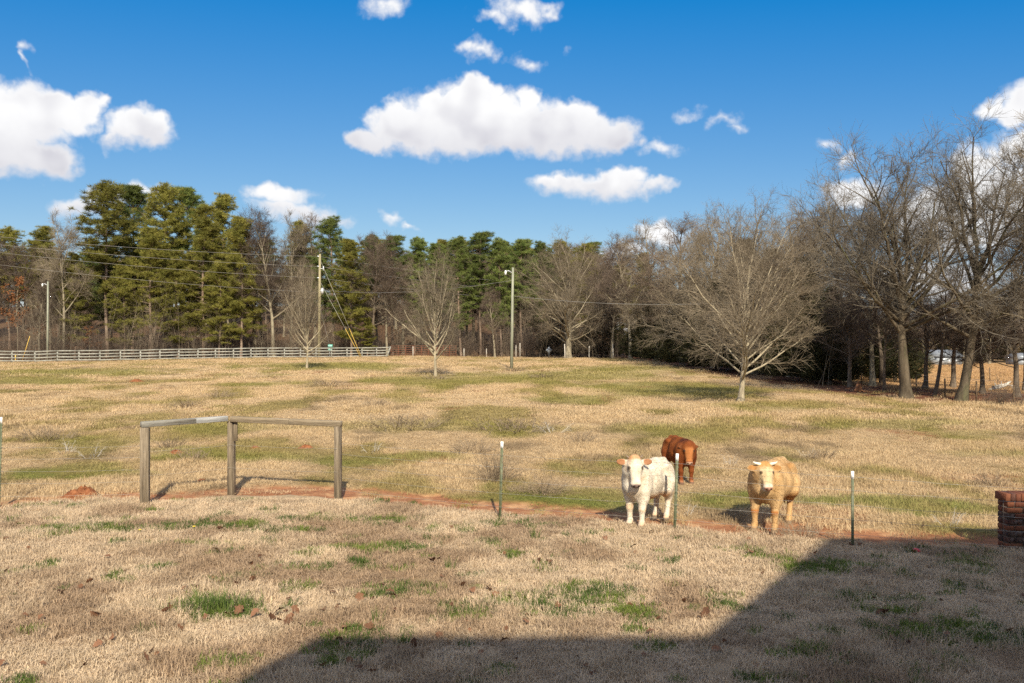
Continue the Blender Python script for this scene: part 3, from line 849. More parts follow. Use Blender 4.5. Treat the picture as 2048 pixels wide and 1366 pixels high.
# pines of the wood edge, left to right
for k, px, d, top, w, lab in (
    (0, 18, 138, 455, 1.0, 'pine with its top at the far left edge of the wood'),
    (1, 88, 134, 452, 1.0, 'pine behind the tall bare tree left of the tallest pines'),
    (2, 150, 117, 505, 1.1, 'short bushy pine to the right of the left lamp pole'),
    (0, 212, 121, 364, 1.05, 'tallest pine of the wood, rounded crown, leftmost of the high crowns'),
    (3, 264, 128, 372, 1.0, 'tall pine just right of the tallest pine'),
    (1, 302, 116, 455, 1.1, 'lower pine filling the gap below the two tallest crowns'),
    (0, 330, 123, 369, .95, 'tall pine with dense crown second of the high crowns'),
    (3, 372, 127, 376, .9, 'tall narrow pine third of the high crowns'),
    (2, 408, 117, 412, 1.1, 'bushy pine with foliage low on its trunk right of the high crowns'),
    (1, 448, 124, 388, 1.0, 'tall pine with pointed top right of the group of high crowns'),
    (2, 482, 115, 432, 1.0, 'yellowish pine at the right end of the left pine group'),
    (2, 248, 117, 530, 1.2, 'short bushy pine low between the tallest pine trunks'),
    (2, 356, 115, 515, 1.2, 'short bushy pine under the second high crown'),
    (2, 438, 114, 520, 1.2, 'short yellowish pine low at the right of the high crowns'),
    (2, 735, 118, 640, 1.6, 'very low spreading pine behind the guy wire foot'),
    (1, 600, 134, 442, .9, 'pine partly hidden among bare grey trees left of the utility pole'),
    (4, 668, 122, 434, 1.0, 'bright green pine just right of the utility pole'),
    (2, 702, 116, 478, 1.1, 'lower bushy pine behind the guy wires'),
    (4, 738, 131, 470, .9, 'pine half hidden behind brown bare trees right of the guy wires'),
    (3, 786, 125, 471, 1.0, 'blue green pine left behind the oval bare pasture tree'),
    (4, 828, 127, 474, 1.0, 'blue green pine with even rounded top behind the oval bare tree'),
    (3, 872, 131, 488, 1.0, 'pine directly behind the oval bare pasture tree'),
    (4, 922, 124, 474, 1.0, 'pine with flat top right behind the oval bare pasture tree'),
    (3, 962, 126, 464, 1.05, 'dense green pine left of the lamp pole'),
    (4, 1004, 124, 476, 1.0, 'dense green pine right behind the lamp pole'),
    (3, 1044, 128, 478, 1.0, 'green pine left of the broad oak crown'),
    (4, 1084, 131, 482, 1.0, 'green pine peeking over the left side of the broad oak'),
    (1, 1240, 120, 530, 1.0, 'olive pine in the gap right of the broad oak'),
    (2, 1285, 114, 505, 1.0, 'olive pine at the start of the right tree row')):
    by_top(PN, k, 20.2, 'pine_tree', lab, px, d, top, rng.uniform(0, 6), w)

for k, px, d, top, w, lab in (
    (0, -25, 118, 470, 1.2, 'bare brown tree cut by the left edge of the picture'),
    (2, 45, 119, 490, 1.2, 'bare brown tree left of the left lamp pole'),
    (3, 128, 115, 425, .9, 'tall pale bare tree rising beside the tallest pine'),
    (1, 78, 112, 560, 1.1, 'low bare brown tree beside the left lamp pole'),
    (0, 512, 118, 420, 1.0, 'tall grey bare tree right of the left pine group'),
    (1, 548, 116, 428, 1.0, 'grey bare tree with pale trunk left of the reddish trunked tree'),
    (3, 582, 124, 424, .9, 'tallest grey bare tree behind the reddish trunked tree'),
    (0, 632, 128, 432, 1.0, 'grey bare tree behind the utility pole'),
    (2, 745, 118, 468, 1.1, 'brown bare tree right of the guy wires'),
    (0, 775, 121, 500, 1.0, 'brown bare tree with curved pale limb left of the oval bare tree'),
    (1, 990, 110, 575, 1.1, 'small bare tree just left of the lamp pole'),
    (2, 1192, 117, 505, 1.2, 'bare brown tree on the right flank of the broad oak'),
    (0, 1222, 111, 540, 1.2, 'bare tree in the gap right of the broad oak'),
    (1, 1262, 103, 470, 1.1, 'bare tree with thin high twigs right of the gap'),
    (3, 1312, 92, 448, 1.3, 'bare tree at the left shoulder of the right tree row'),
    (2, 1365, 84, 440, 1.4, 'bare brown tree left behind the spreading pasture tree'),
    (2, 1640, 54, 430, 1.2, 'brown bare tree over the dark cedars of the right row'),
    (3, 1690, 52, 372, 1.0, 'slim bare tree left of the tall thick oak'),
    (1, 1745, 48, 395, 1.0, 'slim bare tree close to the left of the tall thick oak'),
    (2, 1768, 43.5, 520, .8, 'dark straight trunked tree left of the thick oak trunk'),
    (2, 2050, 46, 430, 1.0, 'bare tree at the right edge behind the leaning oak'),
    (2, 1700, 47, 600, 1.9, 'low spreading bare tree left of the straight dark trunk'),
    (2, 1765, 52, 560, 1.9, 'low brown bare tree behind the straight dark trunk'),
    (2, 1850, 46, 585, 1.9, 'low spreading bare tree right behind the thick oak'),
    (2, 1905, 50, 570, 1.9, 'low brown bare tree behind the leaning oak trunk'),
    (2, 1965, 43, 590, 1.9, 'low spreading bare tree right of the leaning oak trunk'),
    (2, 2035, 41, 560, 1.9, 'low bare tree with wide twigs at the right edge'),
    (3, 2120, 37, 230, 1.0, 'bare tree just outside the right edge reaching branches into view')):
    by_top(WT, k, 14, 'bare_tree', lab, px, d, top, rng.uniform(0, 6), w)

for px, d, top, w, rz_, lab in (
    (1432, 74, 412, 1.0, 1.0, 'bare tree with dense grey crown left above the spreading pasture tree'),
    (1512, 64, 386, 1.05, 2.6, 'bare tree whose domed crown tops the spreading pasture tree'),
    (1584, 58, 402, .95, 4.1, 'bare tree whose crown rises right behind the spreading pasture tree')):
    by_top([o1], 0, hz(458, 108) - b1135.z, 'bare_tree', lab, px, d, top, rz_, w)

for k, px, d, top, w, lab in (
    (0, 1292, 104, 590, 1.2, 'dark cedar at the left end of the right tree row'),
    (1, 1335, 92, 560, 1.1, 'dark cedar in the right row left of the pasture tree crown'),
    (0, 1385, 80, 555, 1.2, 'dark cedar behind the left branches of the spreading pasture tree'),
    (1, 1432, 70, 560, 1.0, 'dark cedar behind the trunk side of the spreading pasture tree'),
    (0, 1545, 62, 500, 1.0, 'dark cedar right behind the spreading pasture tree'),
    (1, 1605, 53, 520, .9, 'large dark cedar right of the spreading pasture tree'),
    (0, 1662, 50, 575, .9, 'dark cedar nearest to the stump under the right row'),
    (1, 1490, 67, 480, .9, 'tall dark cedar straight behind the spreading pasture tree'),
    (1, 1715, 56, 600, 1.2, 'dark cedar between the stump and the straight dark trunk'),
    (0, 1790, 60, 610, 1.3, 'dark cedar behind the thick oak trunk'),
    (1, 1560, 72, 590, 1.2, 'dark cedar deep in the row right of the spreading tree trunk'),
    (0, 1120, 121, 600, 1.3, 'dark cedar under the crown of the broad oak'),
    (1, 1205, 118, 600, 1.2, 'dark cedar right of the broad oak trunk')):
    by_top(CD, k, 8, 'cedar_tree', lab, px, d, top, rng.uniform(0, 6), w)

# leaning dark stem
lt = thing('bare_tree', 'thin dark leaning trunk between the two big oaks', 'tree', ray(1868, 793))
t = Tree(77)
t.grow(np.array([0, 0, -.1]), np.array([.22, 0, 1.]), 5.2, .10, 0, [lv(1, 5.2, .1, 8, .03, .0), lv(9, 1.6, .03, 5, .12, .03, t0=.45, ang=55), lv(6, .8, .012, 4, .13, .02), lv(6, .45, .006, 2, .13, .02)])
link('trunk', t.mesh('trunk', M['bark_dark'], {0}, {0: 8}), lt); link('crown', t.mesh('crown', M['twig_dark'], {1, 2, 3}, {1: 5}), lt)

# trees deeper in the wood
r2 = np.random.default_rng(9)
for i in range(95):
    d = r2.uniform(126, 205); px = r2.uniform(-150, 1330)
    k = r2.integers(0, 4)
    x = (px - 1024) / FPX * d
    put_tree(WT[k], 'bare_tree', 'bare trunk deep in the wood behind the front trees', (x, d, float(gh(x, d))), r2.uniform(.95, 1.2), r2.uniform(0, 6), 1.25, 'bare trees deep in the wood')
for i in range(40):
    d = r2.uniform(130, 200); px = r2.uniform(-120, 1330)
    x = (px - 1024) / FPX * d
    put_tree(PN[r2.integers(0, 5)], 'pine_tree', 'pine deep in the wood behind the front pines', (x, d, float(gh(x, d))), r2.uniform(.74, .92), r2.uniform(0, 6), 1.1, 'pines deep in the wood')
for i in range(44):
    d = r2.uniform(148, 185); px = 1500 + 640 * (i + r2.uniform(0, 1)) / 44
    x = (px - 1024) / FPX * d
    ob = put_tree((WT if i % 3 else CD)[r2.integers(0, 2)], 'far_tree', 'distant tree on the far side of the field at right', (x, d, float(gh(x, d))), r2.uniform(.72, 1.0) * (1 if i % 3 else 1.0), r2.uniform(0, 6), 1.3, 'trees beyond the right field')

# saplings with clinging orange leaves
def leafy(seed, H):
    t = Tree(seed)
    t.grow(np.array([0, 0, -.1]), np.array([0, 0, 1.]), H, .035, 0, [lv(1, H, .035, 6, .05, .0), lv(12, H * .3, .012, 4, .1, .03, t0=.3, ang=60), lv(6, H * .13, .006, 3, .12, .0)])
    pts = np.concatenate([P[1:] for (l, m_), a in t.pl.items() if l >= 1 for P, _ in a])
    rg = np.random.default_rng(seed); c = np.repeat(pts, 5, 0) + rg.normal(0, .06, (len(pts) * 5, 3))
    d = rg.normal(0, 1, c.shape); d /= np.linalg.norm(d, axis=1, keepdims=True); w = np.cross(d, rg.normal(0, 1, c.shape)); w /= np.linalg.norm(w, axis=1, keepdims=True)
    V = np.stack([c, c + d * .05 + w * .035, c + d * .11, c + d * .05 - w * .035], 1).reshape(-1, 3)
    return t.mesh('trunk', M['bark'], {0, 1, 2}, {0: 6}), mesh_np('crown', V, np.arange(len(V)).reshape(-1, 4), M['orange_leaf'])
lf = leafy(5, 4.0)
for px, d, top, lab in ((178, 113, 655, 'sapling holding orange dead leaves among the pine trunks'), (140, 113, 675, 'low sapling with orange leaves right of the left lamp pole'), (200, 112, 685, 'lowest sapling with orange leaves by the rail fence'), (36, 116, 560, 'orange brown leafy sapling left of the left lamp pole')):
    p = at(px, d); put_tree(lf, 'sapling', lab, p, (hz(top, d) - p.z) / 4.0, px, 1.1)

# ================================================================== rail fence at the far side of the pasture
FP = [-20, 24, 70, 115, 158, 200, 241, 281, 320, 358, 396, 431, 467, 502, 536, 569, 601, 632, 663, 694, 724, 753, 777]
def rail_fence():
    f = thing('rail_fence', 'long weathered four rail wooden fence along the far edge of the pasture', 'fence', at(400, 106))
    o = np.array(f.location)
    pos = []
    for px in FP:
        d = np.interp(px, [0, 780], [98, 114])
        p = at(px, d); pos.append(np.array(p))
    hh = 1.36
    for i, p in enumerate(pos):
        b = MB(); q = p - o
        if i == len(pos) - 1: b.beam(q + [-.35, 0, -.2], q + [.28, 0, hh + .06], .2, .2)
        else: b.box(q + [0, 0, hh / 2 - .1], (.15, .13, hh + .2))
        b.build('post', M['rail'], f)
    for i in range(len(pos) - 1):
        for k in range(4):
            z = .22 + k * .365
            a = pos[i] - o + [0, -.09, z + rng.normal(0, .012)]; c = pos[i + 1] - o + [0, -.09, z + rng.normal(0, .012)]
            if i == len(pos) - 2: c = c + np.array([-.35 + .45 * z, 0, 0])
            b = MB(); b.beam(a + (c - a) * .004, a + (c - a) * .996, .045, .145); b.build('rail', M['rail'], f)
rail_fence()

# rusty pipe fence panels to its right
def pipe_panel(px0, px1, d, label):
    a = np.array(at(px0, d)); c = np.array(at(px1, d)); o = np.array(a)
    f = thing('pipe_panel', label, 'fence', a)
    c = c - o; a = c * 0
    for k in range(6):
        z = .25 + k * .25
        b = MB(); b.tube([a + [0, 0, z], c + [0, 0, z]], .03, 6); b.build('pipe', M['rust'], f)
    for t in (0, .33, .66, 1):
        b = MB(); q = a + (c - a) * t; b.tube([q + [0, 0, -.2], q + [0, 0, 1.55]], .035, 6); b.build('post', M['rust'], f)
pipe_panel(782, 826, 115, 'rusty pipe fence panel next to the leaning end post of the rail fence')
pipe_panel(828, 872, 115.5, 'rusty pipe fence panel behind the oval bare pasture tree')
pipe_panel(874, 912, 116, 'rusty pipe fence panel right of the oval bare pasture tree')

def white_post(px, d, top, lean, label, r=.06):
    p = at(px, d); H = hz(top, d) - p.z
    b = MB(); b.tube([(0, 0, -.2), (lean * .5, 0, H * .5), (lean, 0, H)], [r * 1.1, r, r * .9], 8)
    o = b.build('fence_post', M['deadwood'], None, True); o.location = p; tag(o, label, 'post', 'weathered posts at the wood edge')
for px, d, top, ln, lab in ((1032, 112, 690, 0, 'short pale post just right of the lamp pole'), (1040, 113, 686, 0, 'thin pale post second right of the lamp pole'), (1130, 103, 688, -.05, 'pale post in front of the broad oak trunk'),
                            (1178, 107, 692, .03, 'pale post right of the broad oak trunk'), (1227, 107, 688, -.12, 'leaning pale post at the right end of the wood edge'), (826, 112, 693, 0, 'white post behind the rusty pipe panels'),
                            (928, 113, 697, 0, 'white post right of the rusty pipe panels'), (973, 113, 697, 0, 'grey post between the pipe panels and the lamp pole')):
    white_post(px, d, top, ln, lab)

# back of a diamond road sign
p = at(1098, 112); f = thing('road_sign', 'grey back of a diamond shaped road sign by the wood', 'sign', p)
b = MB(); b.box((0, 0, .7), (.05, .04, 1.7)); b.build('post', M['signback'], f)
b = MB(); b.box((0, .04, 1.05), (.62, .02, .62), Matrix.Rotation(R(45), 3, 'Y')); b.build('panel', M['signback'], f)

# green two plate sign
p = at(661, 112); f = thing('green_sign', 'small green two plate sign on a post at the rail fence', 'sign', p)
zt = hz(689, 112) - p.z; zb = hz(701, 112) - p.z
b = MB(); b.box((-.12, 0, .55), (.06, .05, 1.5)); b.build('post', M['signback'], f)
for z0, z1 in ((.5 * (zt + zb) + .02, zt), (zb, .5 * (zt + zb) - .02)):
    b = MB(); b.box((-.03, -.05, (z0 + z1) / 2), (.60, .03, z1 - z0)); pl = b.build('panel', M['signgreen'], f)
    for k in range(2):
        b = MB(); b.box((-.18 + .26 * k, -.068, (z0 + z1) / 2), (.09, .006, (z1 - z0) * .55)); b.build('mark', M['signmark'], pl)

# ================================================================== poles and lines
def pole(name, label, p, H, r, m, lean=0.0):
    f = thing(name, label, 'pole', p)
    b = MB(); b.tube([(0, 0, -.3), (lean * .5, 0, H * .5), (lean, 0, H)], [r * 1.25, r, r * .8], 10); b.build('shaft', m, f, True)
    return f
pu = at(638, 113); HU = hz(508, 113) - pu.z
up = pole('utility_pole', 'tall wooden utility pole with wires and guy lines behind the rail fence', pu, HU, .19, M['pole'], .12)
ZW = [hz(513, 113) - pu.z, hz(533, 113) - pu.z, hz(556, 113) - pu.z]
for z in ZW:
    b = MB(); b.tube([(.05, -.1, z), (-.22, -.1, z + .03)], [.09, .06], 8); b.build('insulator', M['galv'], up)
b = MB(); b.beam((.05, -.15, ZW[1] - .35), (.62, -.15, ZW[1] - .25), .06, .06); b.build('bracket', M['galv'], up)
b = MB(); b.tube([(.62, -.15, ZW[1] - .55), (.62, -.15, ZW[1] + .05)], [.09, .07], 8); b.build('cutout', M['galv'], up)
zc = hz(582, 113) - pu.z
b = MB(); b.tube([(.45, -.1, zc - .32), (.45, -.1, zc + .30)], [.20, .20], 12); b.tube([(.45, -.1, zc + .30), (.45, -.1, zc + .42)], [.12, .05], 8); b.beam((.1, -.1, zc), (.35, -.1, zc), .08, .2)
b.build('transformer', M['galv'], up)

def lamp_pole(label, px, d, top, side):
    p = at(px, d); H = hz(top, d) - p.z
    f = pole('lamp_pole', label, p, H, .115, M['pole_green'], .12 if px > 500 else .05)
    x0 = .12 if px > 500 else .05
    z = H - .4
    b = MB(); b.tube([(x0, 0, z - .1), (x0 + side * .35, -.05, z + .12), (x0 + side * .6, -.08, z + .08)], .035, 6); b.build('lamp_arm', M['galv'], f)
    b = MB(); b.tube([(x0 + side * .62, -.08, z + .16), (x0 + side * .62, -.08, z + .0), (x0 + side * .62, -.08, z - .22)], [.05, .10, .08], 10); b.build('lamp_head', M['white'], f)
    return f, p, H
lamp_pole('green tinted yard lamp pole at the far left behind the rail fence', 95, 104, 563, -1)
b1020 = ray(1023, 737)
_, pl_, hl_ = lamp_pole('yard lamp pole standing alone in the pasture near the centre', 1023, b1020.y, 535, -1)
for px, d, zt in ((0, 0, 0),): pass

def cable(name, label, a, c, sag, r=.015, n=24, cat='wire', m='cable', group=None):
    a = np.array(a); c = np.array(c); t = np.linspace(0, 1, n)[:, None]
    P = a + (c - a) * t - np.array([0, 0, 1.]) * 4 * sag * t * (1 - t)
    b = MB(); b.tube(P - a, r, 4)
    o = b.build(name, M[m], None, True); o.location = a
    return tag(o, label, cat, group)
U = np.array(pu)
for k, (row0, word) in enumerate(((468, 'highest'), (483, 'second'), (497, 'third'))):
    d0 = 92
    A = ((-140 - 1024) / FPX * d0, d0, hz(row0 - 8, d0))
    cable('power_line', '%s power line running left from the utility pole across the pines' % word, A, U + [-.15, -.1, ZW[k]], .45)
cable('power_line', 'thin lowest line running left from the utility pole', ((-140 - 1024) / FPX * 92, 92, hz(512, 92)), U + [0, -.1, hz(585, 113) - pu.z], .5, .014)
for k, word in enumerate(('highest', 'second', 'third')):
    C_ = ((1500 - 1024) / FPX * 150, 150, hz(590 + 10 * k, 150))
    cable('power_line', '%s power line running right from the utility pole into the trees' % word, U + [.05, -.1, ZW[k]], C_, 1.4)
L0 = np.array(pl_)
cable('power_line', 'service wire from the lamp pole to the utility pole', U + [.1, -.1, zc + .2], L0 + [.05, 0, hl_ - 1.1], .7, .014)
cable('power_line', 'service wire running right from the lamp pole into the tree row', L0 + [.05, 0, hl_ - 2.4], np.array(at(1560, 60)) + [0, 0, hz(600, 60) - at(1560, 60).z], .5, .014)
G = np.array(at(724, 112.5))
for z, word in ((hz(518, 113), 'upper'), (hz(562, 113), 'lower')):
    f = thing('guy_wire', '%s guy wire with yellow guard slanting from the utility pole to the ground' % word, 'wire', G)
    top = np.array([pu.x + .12, pu.y - .1, z]) - G; e = np.array([(.0 if word == 'upper' else -.12), 0, -.05])
    b = MB(); b.tube([e, top], .022, 5); b.build('strand', M['wire'], f)
    b = MB(); b.tube([e + (top - e) * .01, e + (top - e) * (.30 if word == 'upper' else .38)], .032, 6); b.build('guard', M['yellow'], f)
cable('guy_wire', 'thin guy wire from the utility pole down to the green sign', U + [.1, -.1, hz(612, 113) - pu.z], np.array(at(662, 112.4)) + [0, 0, .9], .0, .016)
p = at(44, 103); b = MB(); b.tube([(0, 0, 0), (.95, 0, 3.1)], .035, 6); o = b.build('guy_guard', M['yellow'], None); o.location = p; tag(o, 'slanting yellow guy guard left of the left lamp pole', 'guard')
p = at(31, 100.6); b = MB(); b.tube([(0, 0, -.1), (0, 0, 1.0)], .07, 8); o = b.build('marker_post', M['yellow'], None); o.location = p; tag(o, 'short yellow marker post behind the left end of the rail fence', 'post')

# ================================================================== near fence: wooden corner brace, steel posts, barbed wire
PA, PB, PC = ray(290, 1007), ray(463, 987), ray(676, 998)
def wood_post(p, top, w, dpt, label, rz=0.0):
    H = hz(top, p.y) - p.z
    b = MB(); b.box((0, 0, H / 2 - .15), (w, dpt, H + .3), bev=.012, taper=.96)
    o = b.build('fence_post', M['wood'], None); o.location = p; o.rotation_euler = (0, 0, rz); tag(o, label, 'post', 'posts of the wooden corner brace')
    return H
HA = wood_post(PA, 855, .145, .14, 'thick weathered wooden post at the left end of the corner brace', .2)
HB = wood_post(PB, 842, .105, .13, 'weathered wooden post in the middle of the corner brace', -.4)
HC = wood_post(PC, 853, .105, .12, 'weathered wooden post at the right end of the corner brace', -.35)
A3 = Vector((PA.x, PA.y, hz(855, PA.y))); B3 = Vector((PB.x, PB.y, hz(842, PB.y))); C3 = Vector((PC.x, PC.y, hz(853, PC.y)))
def rail(label, a, c, w, h, pieces):
    f = thing('fence_rail', label, 'rail', a, 0, 'top rails of the wooden corner brace')
    a_ = Vector((0, 0, 0)); d = c - a
    for t0, t1, m in pieces:
        b = MB(); L = (d * (t1 - t0)).length
        b.box((0, 0, 0), (L, w, h), bev=.007)
        o = b.build('timber', M[m], f); o.location = d * ((t0 + t1) / 2)
        o.rotation_euler = d.to_track_quat('X', 'Z').to_euler()
up_ = Vector((0, 0, .05)); fr = Vector((0, -.015, 0))
rail('top rail of the corner brace, grey timber spliced to a whitish piece', A3 + up_ + Vector((-.07, 0, 0)), B3 + up_ + Vector((-.06, -.05, 0)), .10, .095, ((0, .615, 'wood_grey'), (.617, 1, 'wood_pale')))
rail('top rail of the corner brace, brown timber on the right side', B3 + up_ + Vector((.01, -.05, -.01)), C3 + up_ + Vector((.06, 0, -.005)), .10, .10, ((0, .54, 'wood_h'), (.542, 1, 'wood_h')))
b = MB(); b.box((0, 0, 0), (.06, .05, .34), bev=.005); o = b.build('wood_block', M['wood'], None); o.location = B3 + Vector((.085, -.03, -.19)); tag(o, 'short board nailed beside the top of the middle brace post', 'board')

def tpost(px, row, top, lean, label, m='tgreen', tip=True):
    p = ray(px, row); H = hz(top, p.y) - p.z
    f = thing('steel_post', label, 'post', p, R(-18), 'steel posts of the near wire fence')
    d = Vector((lean, 0, H)); rot = d.to_track_quat('Z', 'Y').to_matrix()
    def T(x, y, z): return np.array(rot @ Vector((x, y, z)))
    L = d.length; e = L - .105 if tip else L
    def bars(z0, z1, gw):
        b = MB(); c = (z0 + z1) / 2
        b.box(T(0, .014, c), (.036 + gw, .006 + gw, z1 - z0), rot); b.box(T(0, -.004, c), (.007 + gw, .034 + gw, z1 - z0), rot)
        return b
    bars(-.3, e, 0).build('shaft', M[m], f)
    if tip: bars(e, L, .001).build('tip', M['twhite'], f)
    b = MB()
    for z in np.arange(.15, e, .055): b.box(T(0, -.024, z), (.016, .012, .012), rot)
    b.build('stud_row', M[m], f)
    return p, H
T0 = tpost(-2, 1012, 834, .05, 'green steel post with white tip at the left edge of the picture')
T1 = tpost(1000, 1034, 883, .035, 'green steel post with white tip right of the wooden corner brace')
T2 = tpost(1349, 1060, 907, .04, 'green steel post with white tip beside the white steer')
T3 = tpost(1705, 1092, 942, 0, 'green steel post with white tip right of the tan steer')
T4p = ray(2150, 1125)
def barbed(label, pts, seed):
    rg = np.random.default_rng(seed)
    P = []
    for a, c in zip(pts[:-1], pts[1:]):
        a = np.array(a); c = np.array(c); t = np.linspace(0, 1, 22)[:-1, None]
        P.append(a + (c - a) * t - np.array([0, 0, 1.]) * .05 * t * (1 - t) + rg.normal(0, .0025, (21, 3)))
    P = np.concatenate(P + [np.array(pts[-1])[None]]); o0 = P[0].copy(); P = P - o0
    f = thing('barbed_wire', label, 'wire', o0, 0, 'strands of the near wire fence')
    b = MB(); b.tube(P, .0018, 4); b.build('strand', M['wire'], f)
    b = MB(); seg = np.linalg.norm(np.diff(P, axis=0), axis=1); cum = np.concatenate([[0], np.cumsum(seg)])
    for s in np.arange(.08, cum[-1], .13):
        q = np.array([np.interp(s, cum, P[:, k]) for k in range(3)])
        for k in range(2):
            d = rg.normal(0, 1, 3); d /= np.linalg.norm(d); b.tube([q - d * .014, q + d * .014], .0013, 3, False)
    b.build('barb_row', M['wire'], f)
names = ('lowest', 'second lowest', 'middle', 'second highest', 'highest')
for k, h in enumerate((.17, .38, .58, .79, .98)):
    w = [p + Vector((0, -.035, h)) for p in (T0[0], PA)]
    w2 = [PC + Vector((.04, -.05, h)), T1[0] + Vector((0, -.035, h)), T2[0] + Vector((0, -.035, h)), T3[0] + Vector((0, -.035, h * .95)), T4p + Vector((0, 0, h * .9))]
    barbed('%s barbed wire strand left of the wooden corner brace' % names[k], w, k)
    barbed('%s barbed wire strand passing in front of the two pale steers' % names[k], w2, 10 + k)
    if k in (1, 3): barbed('%s thin wire strand inside the wooden corner brace' % names[k], [PA + Vector((0, -.09, h + .1)), PB + Vector((0, -.08, h + .1)), PC + Vector((0, -.08, h + .1))], 20 + k)

# ---- farther wire fence by the right tree row
for px, row, top, lab in ((1953, 802, 762, 'thin rusty fence post right of the leaning oak'), (2027, 806, 770, 'thin rusty fence post at the right edge of the tree row'), (1890, 795, 757, 'thin rusty fence post between the leaning stem and the leaning oak'),
                          (1833, 785, 752, 'thin rusty fence post right of the thick oak trunk'), (1723, 768, 730, 'dark fence post left of the straight dark trunk'), (1980, 763, 735, 'far thin post standing in the right field'), (1729, 758, 740, 'short far fence post in the left gap of the tree row')):
    p = ray(px, row); H = hz(top, p.y) - p.z
    b = MB(); b.box((0, 0, H / 2 - .1), (.05, .05, H + .2)); b.box((0, .02, H * .8), (.06, .02, .03)); o = b.build('fence_post', M['trusty'], None); o.location = p; o.rotation_euler = (0, R(rng.uniform(-2, 2)), 0)
    tag(o, lab, 'post', 'thin posts by the right tree row')
a, c, e = ray(1833, 785), ray(1953, 802), ray(2027, 806)
for k, h in enumerate((.35, .65, .9)):
    cable('fence_wire', ('lowest', 'middle', 'top')[k] + ' wire of the fence under the right tree row', a + Vector((0, 0, h)), e + Vector((.5, 0, h)), .02, .006)

# stump, fallen branch, distant buildings
p = ray(1716, 783); f = thing('tree_stump', 'reddish broken stump on the bare soil under the right tree row', 'stump', p)
b = MB(); b.tube([(0, 0, -.1), (.0, 0, .1), (.02, 0, .26), (.03, 0, .42)], [.24, .17, .14, .11], 11); b.build('wood', M['stump'], f)
b = MB(); b.tube([(-.28, -.05, -.03), (-.1, -.03, .08), (.02, 0, .16)], [.05, .07, .05], 6); b.tube([(.3, -.1, -.03), (.12, -.05, .07), (.03, 0, .16)], [.05, .06, .05], 6); b.tube([(.0, .02, .38), (.07, .03, .56)], [.07, .015], 5); b.build('root', M['stump'], f)
p = ray(2003, 781); f = thing('fallen_branch', 'bleached white fallen branch in the right field', 'branch', p)
b = MB(); b.tube([(-.75, 0, .04), (-.2, 0, .16), (.25, .05, .30), (.55, .05, .52)], [.05, .09, .09, .04], 7); b.tube([(-.5, .1, .2), (-.1, 0, .3), (.25, 0, .36)], [.04, .06, .05], 6); b.build('limb', M['deadwood'], f, True)
for s in ([(.25, .05, .34), (.5, -.1, .3), (.62, -.1, .02)], [(.3, .1, .3), (.75, .2, .28), (1.0, .2, .04)], [(-.2, 0, .2), (-.35, .1, .42)], [(.0, 0, .22), (.1, .2, .5)]):
    b = MB(); b.tube(s, [.035] + [.022] * (len(s) - 1), 5); b.build('limb', M['deadwood'], f, True)
def shed(px, d, w, l, h, label):
    p = at(px, d); f = thing('farm_shed', label, 'shed', p, R(8))
    b = MB(); b.box((0, 0, h / 2), (w, l, h)); b.build('wall', M['signback'], f)
    V = [(-w / 2 - .3, -l / 2 - .4, h), (w / 2 + .3, -l / 2 - .4, h), (w / 2 + .3, l / 2 + .4, h), (-w / 2 - .3, l / 2 + .4, h), (-w / 2 - .3, 0, h + l * .28), (w / 2 + .3, 0, h + l * .28)]
    b = MB(); b.add(V, [np.array([(0, 1, 5, 4), (2, 3, 4, 5), (3, 2, 1, 0)]), np.array([(3, 0, 4), (1, 2, 5)])]); b.build('roof', M['metal_roof'], f)
    for k in range(3):
        b = MB(); b.box((-w * .3 + k * w * .3, -l / 2 - .02, h * .45), (w * .12, .06, h * .55)); b.build('door', M['galv'], f)
shed(1884, 147, 4.6, 4, 1.5, 'pale metal roofed shed seen between the oak trunks across the right field')
shed(2042, 146, 3.0, 3.5, 1.1, 'small pale shed at the far right across the field')

